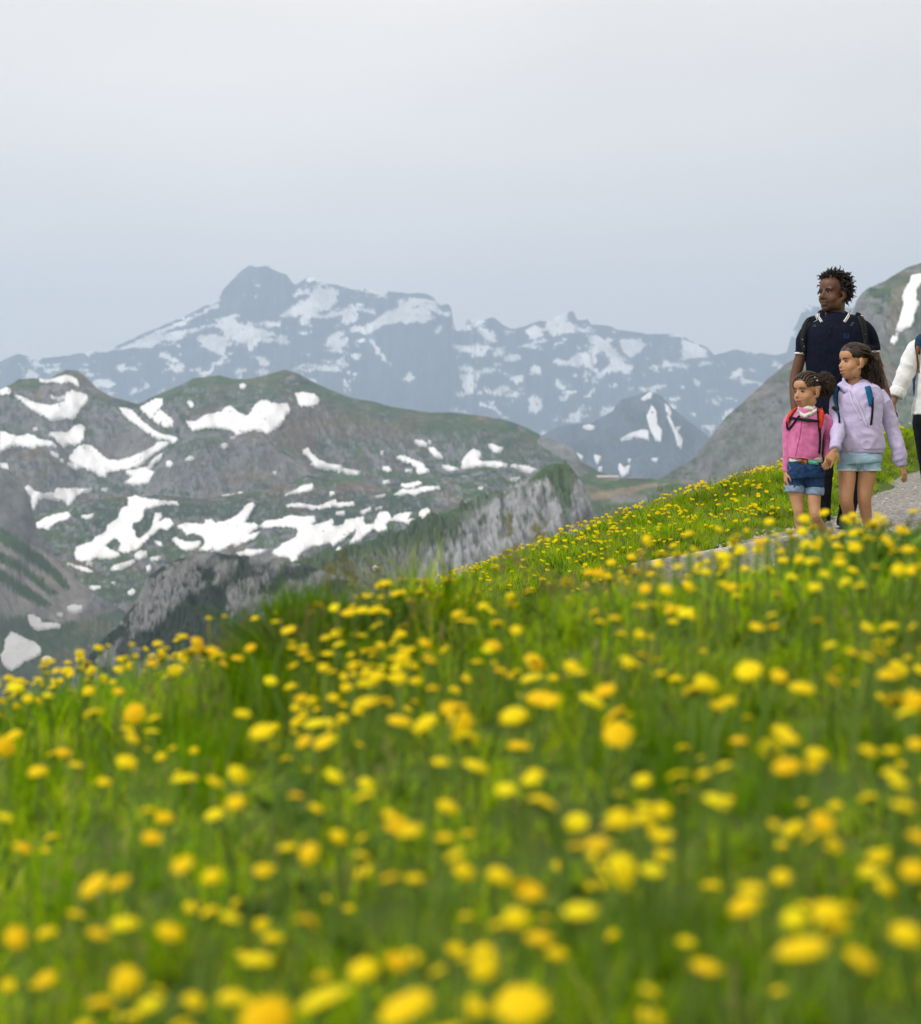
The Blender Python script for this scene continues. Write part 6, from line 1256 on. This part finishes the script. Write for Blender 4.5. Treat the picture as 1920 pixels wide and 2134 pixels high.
girl.ribbon('shirt_print', [(1664, 959), (1674, 961), (1684, 963)], 12, .001, m_brownp, girl.root, .005); girl.ribbon('shirt_print', [(1686, 963), (1696, 964), (1706, 965)], 8, .001, m_greenp, girl.root, .005)
girl.cord('fly_seam', [(1679, 970), (1678, 985), (1677, 1005)], .0018, m_denim, girl.root, .002); girl.cord('pocket_seam', [(1643, 968), (1648, 977), (1640, 983)], .0014, m_cuff, girl.root, .001)
# braids, puff, beads
m_hair_s = hair_mat('brown_curls', (.014, .009, .007), (.075, .043, .026)); hs = girl.P
parts = [ellipsoid(hs(0, -.008, .055), girl.hr * .081, girl.hf * .098 * 1.02, girl.hu * .076 * .95, 24, 14)]
for j in range(11):
    a = -1.25 + 2.5 * j / 10; pts, rr = [], []
    for i in range(13):
        t = i / 12; th = -1.0 + t * 1.75                   # from the hairline over the skull to the knot
        x = math.sin(a) * (.080 - .035 * t) ; y = .060 * (1 - t) - .085 * t + .02 * math.sin(3.1 * t); z = (.095 + .028 * math.sin(3.1 * t) - .02 * t) - .075 * abs(math.sin(a)) ** 1.6 * (1 - .4 * t)
        d = np.array((x / .078, (y + .02) / .094, (z - .04) / .082)); d /= max(np.linalg.norm(d), .1)
        pts.append(hs(d[0] * .087, -.009 + d[1] * .1045, .047 + d[2] * .090)); rr.append(.0070 * (1 + .28 * math.sin(i * 2.6)) )
    parts.append(loft(pts, rr, n=8, sub=3))
mesh_obj('braids', *join(parts), m_hair_s, girl.root)
r = random.Random(3); pc = girl.J(1722, 798, .05); parts = [ellipsoid(pc, (.050, 0, 0), (0, .047, 0), (0, 0, .066), 16, 10), loft([hs(0, -.08, .06), pc], [.028, .03], n=10)]
for j in range(460):
    d = np.array((r.gauss(.1, 1), r.gauss(0, 1), r.gauss(-.05, 1.0))); d /= np.linalg.norm(d); a = pc + d * np.array((.047, .044, .062)); e1 = np.cross(d, (.3, .5, .8)); e1 /= np.linalg.norm(e1); e2 = np.cross(d, e1); ph = r.random() * 6.28; L = r.uniform(.015, .036); pts = []
    for i in range(8):
        t = i / 7; pts.append(a + d * L * t + (e1 * math.cos(ph + t * 8) + e2 * math.sin(ph + t * 8)) * .0065 * (.4 + t) + np.array((0, 0, -.012 * t * t)))
    parts.append(loft(pts, [.0030] * 5 + [.0026, .002, .001], n=5, sub=1))
mesh_obj('hair_puff', *join(parts), m_hair_s, girl.root)
girl.cast([girl.body_obj] + [o for o in girl.root.children if o.name.startswith(('braids', 'hair_puff'))])
for (x, y) in ((1698.5, 786), (1703.5, 793), (1707, 806.5)): badge(girl, x, y, .0045, .0045, m_white, girl.root, 'bead', .003)
girl.face(m_hair_s, -.007, .42)
bp = backpack(girl, 'small red backpack with black chest strap worn by the girl in pink', 1683, 905, 27, 38, .07, .16, cloth_mat('red_nylon', (.50, .03, .012), (.68, .06, .025), 40), m_black)
m_red = cloth_mat('red_strap', (.52, .035, .012), (.72, .075, .03), 40)
girl.cast([card])
girl.ribbon('strap', [(1662, 851), (1653, 858), (1646, 868), (1641, 882)], [7, 9, 9, 7], .004, m_red, bp, .006); girl.ribbon('strap_edge', [(1663, 853), (1656, 861), (1649, 871), (1644, 880)], 2.4, .003, m_black, bp, .011)
girl.ribbon('strap', [(1709, 851), (1712, 860), (1711, 875), (1708, 893)], [10, 13, 12, 8], .004, m_red, bp, .006); girl.ribbon('strap_edge', [(1703.5, 852), (1704, 865), (1705, 880), (1706, 895)], 2.6, .003, m_black, bp, .010)
girl.ribbon('webbing', [(1708, 892), (1709, 915), (1707, 945)], 5, .002, m_black, bp, .006); girl.ribbon('webbing', [(1641, 878), (1640.5, 888), (1643, 895), (1652, 887), (1662, 872), (1667, 867)], 4.2, .002, m_black, bp, .008)
girl.ribbon('chest_strap', [(1645, 871), (1660, 873), (1680, 876), (1705, 878)], 5.5, .002, m_black, bp, .013); girl.ribbon('buckle', [(1677, 875.5), (1683, 876), (1690, 877)], 7, .004, m_shoe_dk, bp, .015); badge(girl, 1712.5, 857.5, .005, .005, m_white, bp, 'star_stud', .012)

# ------------------------------------------------------------------ the taller girl
tall = Person('taller girl with long wavy hair in a lavender hoodie and pale denim shorts', 13.4, (1790, 1122), (.47, .245, .13), (.48, .19, .16), 'tall_girl_skin')
tall.head(1779, 755, math.radians(66), .02, 1.02, 1.02, .98, open_=.6, jaw=.95, child=1)
tall.body += [tall.limb([(1781, 772, .02, 13), (1781, 790, .02, 12.5), (1783, 808, .02, 15)]), tall.stack([(1752, 1830, 822, .06), (1752, 1828, 860, .08), (1758, 1828, 925, .07), (1764, 1824, 938, .06)]),
              tall.limb([(1754, 825, 0, 9), (1744, 850, 0, 9), (1741, 885, -.08, 8), (1733, 915, -.17, 6.8), (1727, 940, -.23, 5.6)]), tall.limb([(1830, 825, 0, 9), (1846, 850, 0, 9), (1861, 892, .02, 8), (1872, 930, 0, 6.8), (1879, 968, 0, 5.8)]),
              tall.limb([(1768, 955, 0, 14), (1766, 972, 0, 17), (1765, 992, -.01, 19), (1762, 1020, -.04, 16.5), (1761, 1042, -.055, 14.6), (1766, 1058, -.02, 13.4), (1774, 1078, .05, 11.6), (1783, 1100, .11, 7.6), (1785, 1112, .12, 7)]),
              tall.limb([(1812, 955, 0, 14), (1810, 972, 0, 17), (1808, 992, 0, 19), (1803, 1018, -.01, 16.5), (1801, 1040, -.02, 14.2), (1804, 1060, -.0, 13), (1808, 1080, .02, 11.2), (1812, 1106, .02, 7.4), (1812, 1116, .01, 7)])]
tall.hand(tall.J(1728, 940, -.23), (-.42, .10, -.85), (-.25, -.95, .1), .80, .75, -1, point=True); tall.hand(tall.J(1879, 967, 0), (.28, -.1, -.95), (.75, -.65, .1), .80, .28, -1)
tall.finish(.0045)
m_lav = cloth_mat('lavender_fleece', (.47, .42, .67), (.57, .52, .77), 24, .25, .3); m_lavd = cloth_mat('lavender_rib', (.43, .38, .63), (.52, .47, .72), 60)
hood = tilt_ring(tall, 1781, 799, .012, 21, .070, .040, 0, vee=.024); hood2 = tilt_ring(tall, 1783, 806, .02, 29, .090, .030, 0, vee=.02)
hoodie = tall.wear('hoodie', [tall.stack([(1764, 1802, 812, .056, .02), (1752, 1826, 817, .080, .01), (1745, 1838, 828, .098), (1745, 1838, 848, .108), (1746, 1836, 880, .113), (1747, 1838, 908, .116), (1748, 1842, 926, .116), (1750, 1842, 938, .110)], 2.4, cap='flat'),
    tall.limb([(1754, 820, 0, 12.5), (1745, 838, 0, 13), (1741, 872, -.06, 12.5), (1737, 902, -.14, 12.4), (1729, 932, -.21, 11)], 'flat'), tall.limb([(1830, 820, 0, 12.5), (1844, 842, 0, 14), (1858, 882, .02, 14.5), (1869, 922, 0, 14), (1876, 958, 0, 13)], 'flat'),
    loft(hood, [.020] * 26, [.012] * 26, side=(0, 0, 1), n=14, sub=1, closed=True), loft(hood2, [.018] * 26, [.016] * 26, side=(0, 0, 1), n=14, sub=1, closed=True)], m_lav, .005, wrinkle(22, .013, .13, .13, .8))
tall.wear('hem_band', [tall.stack([(1750, 1843, 934, .108), (1751, 1843, 940, .110), (1752, 1842, 945, .107)], cap='flat')], m_lavd, .006, wrinkle(25, .003))
for L in ([(1731, 927, -.20, 11.6), (1728.5, 934, -.22, 11.8), (1727, 939, -.235, 10.4)], [(1874.5, 952, 0, 13.4), (1877, 962, 0, 13.2), (1878.5, 971, 0, 11.6)]): tall.wear('cuff', [tall.limb(L, 'flat')], m_lavd, .005, wrinkle(26, .002), 2)
m_ltd = noise_mat('pale_denim', (.24, .42, .58), (.46, .64, .76), 20, .85, bump=.3, bscale=180, bdist=.004, spec=.15, lo=.3, hi=.7); m_ltc = noise_mat('pale_denim_edge', (.60, .70, .73), (.72, .80, .82), 60, .85)
sh2 = tall.wear('shorts', [tall.stack([(1751, 1838, 944, .102), (1749, 1838, 958, .108), (1750, 1838, 966, .102)], cap='flat'), tall.limb([(1788, 955, -.02, 15), (1788, 967, -.02, 8)]), tall.limb([(1767.5, 950, 0, 20), (1766.5, 966, 0, 21), (1766, 981, 0, 21.6)], 'flat'), tall.limb([(1811, 950, 0, 21.5), (1812, 966, 0, 23), (1813, 981, 0, 24.2)], 'flat')], m_ltd, .005, wrinkle(28, .004, .07, .03))
for (x, y0, y1, r_) in ((1766, 978, 982, 21.9), (1813, 978, 982, 24.5)): tall.wear('frayed_hem', [tall.limb([(x, y0, 0, r_), (x, y1, 0, r_)], 'flat', 26)], m_ltc, .005, wrinkle(29, .0015), 1)
tall.shoe(np.array(tall.J(1788, 1110, .15)), gz0(tall.J(1778, 1122, .0)), .08, .075, m_snk, m_sole_w); tall.shoe(gz0(tall.J(1814, 1115, .05)), gz0(tall.J(1804, 1122, -.14)), .08, .075, m_snk, m_sole_w)
tall.cast([hoodie, sh2])
m_draw = cloth_mat('drawstring', (.66, .60, .84), (.74, .68, .90), 80)
tall.cord('drawstring', [(1769, 809), (1772, 825), (1778, 842), (1787, 860), (1794, 873)],   .0048, m_draw, tall.root, .005); tall.cord('drawstring', [(1771, 810), (1779, 822), (1789, 843), (1799, 866), (1806, 886)],   .0048, m_draw, tall.root, .005)
tall.cord('shoulder_seam', [(1825, 842), (1832, 838), (1842, 833), (1848, 832)], .0014, m_lavd, tall.root, .001); tall.cord('fly_seam', [(1786, 948), (1785.5, 960), (1785, 972)], .0020, m_ltc, tall.root, .002)
# long wavy hair blown back
m_hair_t = hair_mat('dark_wavy_hair', (.010, .006, .005), (.045, .025, .016)); ht = tall.P; r = random.Random(8)
parts = [ellipsoid(ht(0, -.009, .055), tall.hr * .083 * 1.02, tall.hf * .100 * 1.02, tall.hu * .079 * .98, 24, 14)]
parts.append(loft([ht(.01, -.07, .05), ht(.0, -.105, .0), tall.J(1814, 778, .07), tall.J(1820, 802, .08)], [.052, .048, .036, .014], n=12, sub=4))
for j in range(900):
    a = r.uniform(-1.5, 1.5); t0 = r.random(); d = np.array((math.sin(a) * (.55 + .45 * r.random()), .74 - 1.3 * t0, 0)); d[2] = math.sqrt(max(0, 1 - min(.98, d[0] ** 2 + d[1] ** 2)))
    if d[1] > .55 and d[2] < .5: continue
    if abs(d[0]) > .6 and d[1] > .15 : continue
    s0 = ht(d[0] * .085, -.009 + d[1] * .100, .050 + d[2] * .085)
    ex_ = r.gauss(1820, 11); ey_ = r.uniform(775, 826) if r.random() < .8 else r.uniform(748, 778)
    if ey_ > 790: ex_ += (ey_ - 790) * .45 * r.uniform(-.2, 1.0)
    e = tall.J(ex_, ey_, .06 + r.gauss(.0, .045)); back = ht(d[0] * .07 - .01, -.105, .03 + .03 * d[2] - .02 * r.random()); mid1 = s0 * .5 + back * .5 + (tall.hu * .022 * d[2] + tall.hr * d[0] * .02) ; mid2 = back * .45 + e * .55 + np.array((r.gauss(.0, .012), r.gauss(0, .015), r.gauss(.004, .012)))
    pts = cr_interp([s0, mid1, back * .8 + mid2 * .2, mid2, e], 5); m = len(pts); ph = r.random() * 6.28; am = r.uniform(.004, .011); fq = r.uniform(7, 13)
    pts = [p + np.array((math.sin(ph + fq * i / m * 2), math.cos(ph + fq * i / m * 1.7), .6 * math.sin(ph * 2 + fq * i / m * 2.2))) * am * sstep(.25, .7, i / m) for i, p in enumerate(pts)]
    w_ = r.uniform(.0024, .0042); parts.append(loft(pts, [w_ * (1 - .75 * sstep(.6, 1, i / m)) for i in range(m)], n=5, sub=1))
mesh_obj('hair', *join(parts), m_hair_t, tall.root)
parts = []
for j in range(60):                                        # fine flyaway strands
    s0 = ht(r.uniform(-.07, .07), r.uniform(-.10, .03), .115 + r.uniform(-.03, .006)); e = s0 + np.array((r.uniform(.02, .09), r.gauss(0, .02), r.uniform(-.03, .02))); mdl = (s0 + e) / 2 + np.array((0, 0, r.uniform(.004, .018))); parts.append(loft([s0, mdl, e], [.0009, .0008, .0004], n=4, sub=4))
mesh_obj('hair_strands', *join(parts), m_hair_t, tall.root)
tall.face(m_hair_t, .003, .5)
bp = backpack(tall, 'blue school backpack with black straps worn by the girl in lavender', 1798, 870, 33, 46, .08, .20, cloth_mat('blue_nylon', (.008, .05, .13), (.015, .09, .21), 40), m_black)
m_blue = cloth_mat('blue_strap', (.006, .075, .19), (.014, .13, .29), 40)
tall.cast([hoodie])
tall.ribbon('strap', [(1750, 806), (1743, 816), (1741.5, 832), (1745, 850), (1747, 862)], [8, 9, 8, 6, 5], .005, m_blue, bp, .007); tall.ribbon('strap_edge', [(1752, 808), (1747, 818), (1745.5, 834), (1747.5, 856)], 2.6, .004, m_black, bp, .011)
tall.ribbon('webbing', [(1746, 858), (1748.5, 868), (1749.5, 882)], 4, .003, m_black, bp, .008); tall.ribbon('buckle', [(1736, 849), (1741, 853), (1746, 857)], 7, .005, m_shoe_dk, bp, .010)
tall.ribbon('strap', [(1808, 806), (1812, 820), (1814, 834), (1815, 846)], [12, 13, 11, 7], .005, m_blue, bp, .007); tall.ribbon('webbing', [(1818, 828), (1818.5, 848), (1817, 868), (1815, 886)], 4.6, .003, m_black, bp, .010)

# ------------------------------------------------------------------ the woman at the picture's edge
wom = Person('woman in a white blouse and black trousers holding the man by the hand', 15.0, (1944, 1084), (.26, .13, .075), (.30, .11, .09), 'woman_skin')
wom.head(1956, 652, math.radians(30), 0, 1.0, 1.0, .98)
wom.body += [wom.limb([(1956, 668, .02, 13), (1955, 690, .02, 14), (1954, 702, .02, 18)]), wom.stack([(1922, 1986, 712, .06), (1922, 1984, 760, .09), (1918, 1990, 860, .09)]),
             wom.limb([(1922, 716, 0, 10), (1902, 745, 0, 10), (1889, 778, .0, 9), (1874, 808, -.03, 7.6), (1862, 834, -.05, 6.2), (1858, 844, -.05, 6)]), wom.limb([(1988, 716, 0, 10), (1999, 750, 0, 10), (2004, 785, .0, 9), (2004, 820, -.03, 7.6), (2002, 850, -.04, 6)])]
wom.hand(wom.J(1858, 843, -.05), (-.22, -.25, -.95), (-.5, -.8, .2), .9, .7, 1); wom.hand(wom.J(2002, 850, -.04), (0, -.1, -1), (1, -.3, 0), .9, .4, 1)
wom.finish(.006)
m_blouse = cloth_mat('white_linen', (.74, .75, .79), (.82, .83, .86), 30, .3, .2)
bl = wom.wear('blouse', [wom.stack([(1938, 1972, 700, .065), (1918, 1990, 707, .090), (1910, 1996, 722, .105), (1911, 1994, 750, .115), (1912, 1992, 780, .115), (1908, 1996, 825, .122), (1902, 2003, 864, .134)], 2.3, cap='flat'),
    wom.limb([(1922, 715, 0, 15), (1905, 733, 0, 17.5), (1893, 765, .0, 18), (1880, 795, -.02, 17), (1869, 818, -.035, 14.5)], 'flat'), wom.limb([(1988, 715, 0, 15), (2000, 745, 0, 17), (2005, 785, 0, 16), (2005, 815, -.02, 14)], 'flat')], m_blouse, .007, wrinkle(32, .012, .11, .11, .7))
wom.wear('rolled_cuff', [wom.limb([(1873, 811, -.03, 16.5), (1868, 820, -.036, 18), (1865, 828, -.04, 16)], 'flat')], m_blouse, .005, wrinkle(33, .004, .03, .03), 2)
wom.wear('trousers', [wom.stack([(1907, 1996, 852, .115), (1903, 2000, 880, .125), (1906, 1996, 905, .115)]), wom.limb([(1927, 885, 0, 25), (1932, 940, -.01, 21), (1936, 1000, -.02, 16.5), (1940, 1050, .02, 14), (1942, 1078, .04, 11)], 'flat'), wom.limb([(1975, 885, 0, 25), (1974, 940, .0, 21), (1972, 1000, .04, 16.5), (1972, 1050, .08, 14), (1972, 1078, .1, 11)], 'flat')], m_blackt, .007, wrinkle(34, .004))
wom.shoe(gz0(wom.J(1944, 1080, .08)), gz0(wom.J(1936, 1085, -.14)), .09, .085, m_shoe_dk, m_sole_dk); wom.shoe(gz0(wom.J(1974, 1078, .12)), gz0(wom.J(1968, 1084, -.1)), .09, .085, m_shoe_dk, m_sole_dk)
wom.cast([bl]); m_bnavy = cloth_mat('navy_canvas', (.010, .035, .075), (.02, .06, .11), 40); m_leather = noise_mat('tan_leather', (.16, .05, .018), (.28, .10, .04), 30, .6)
bp = backpack(wom, 'navy canvas backpack with tan leather tabs worn by the woman in white', 1956, 775, 38, 58, .09, .22, m_bnavy, m_leather)
wom.ribbon('strap', [(1924, 700), (1917, 708), (1914, 722), (1913.5, 738)], [15, 17, 15, 9], .006, m_bnavy, bp, .007); wom.ribbon('leather_tab', [(1913, 722), (1911.5, 731), (1910.5, 738)], [8, 7, 5], .003, m_leather, bp, .015); wom.ribbon('webbing', [(1911, 738), (1913, 756), (1917, 776)], 3.6, .003, m_leather, bp, .007)
wom.ribbon('strap', [(1984, 700), (1990, 708), (1992, 722), (1992, 740)], [15, 17, 15, 9], .006, m_bnavy, bp, .007)
badge(wom, 1861.5, 829, .012, .007, noise_mat('watch_gold', (.45, .35, .12), (.6, .5, .2), 40, .3), wom.root, 'bracelet', .03)
hw_ = wom.P; r = random.Random(12); parts = [ellipsoid(hw_(0, -.022, .040), wom.hr * .082, wom.hf * .095, wom.hu * .086, 24, 14)]
for j in range(140):
    a = r.uniform(-1.4, 1.4); d = np.array((math.sin(a), r.uniform(-.9, .35), 0)); d[2] = math.sqrt(max(.02, 1 - min(.98, d[0] ** 2 * .7 + d[1] ** 2)))
    s0 = hw_(d[0] * .08, -.022 + d[1] * .094, .04 + d[2] * .085); e = wom.J(1962 + d[0] * -22 + r.gauss(0, 5), r.uniform(690, 725), .09 + r.gauss(0, .02)); md_ = (s0 + e) / 2 + np.array((0, .05, .0)) + wom.hr * d[0] * .03
    parts.append(loft([s0, md_, e], [.006, .006, .002], n=5, sub=5))
mesh_obj('hair', *join(parts), m_hair_t, wom.root); wom.face(m_hair_t)
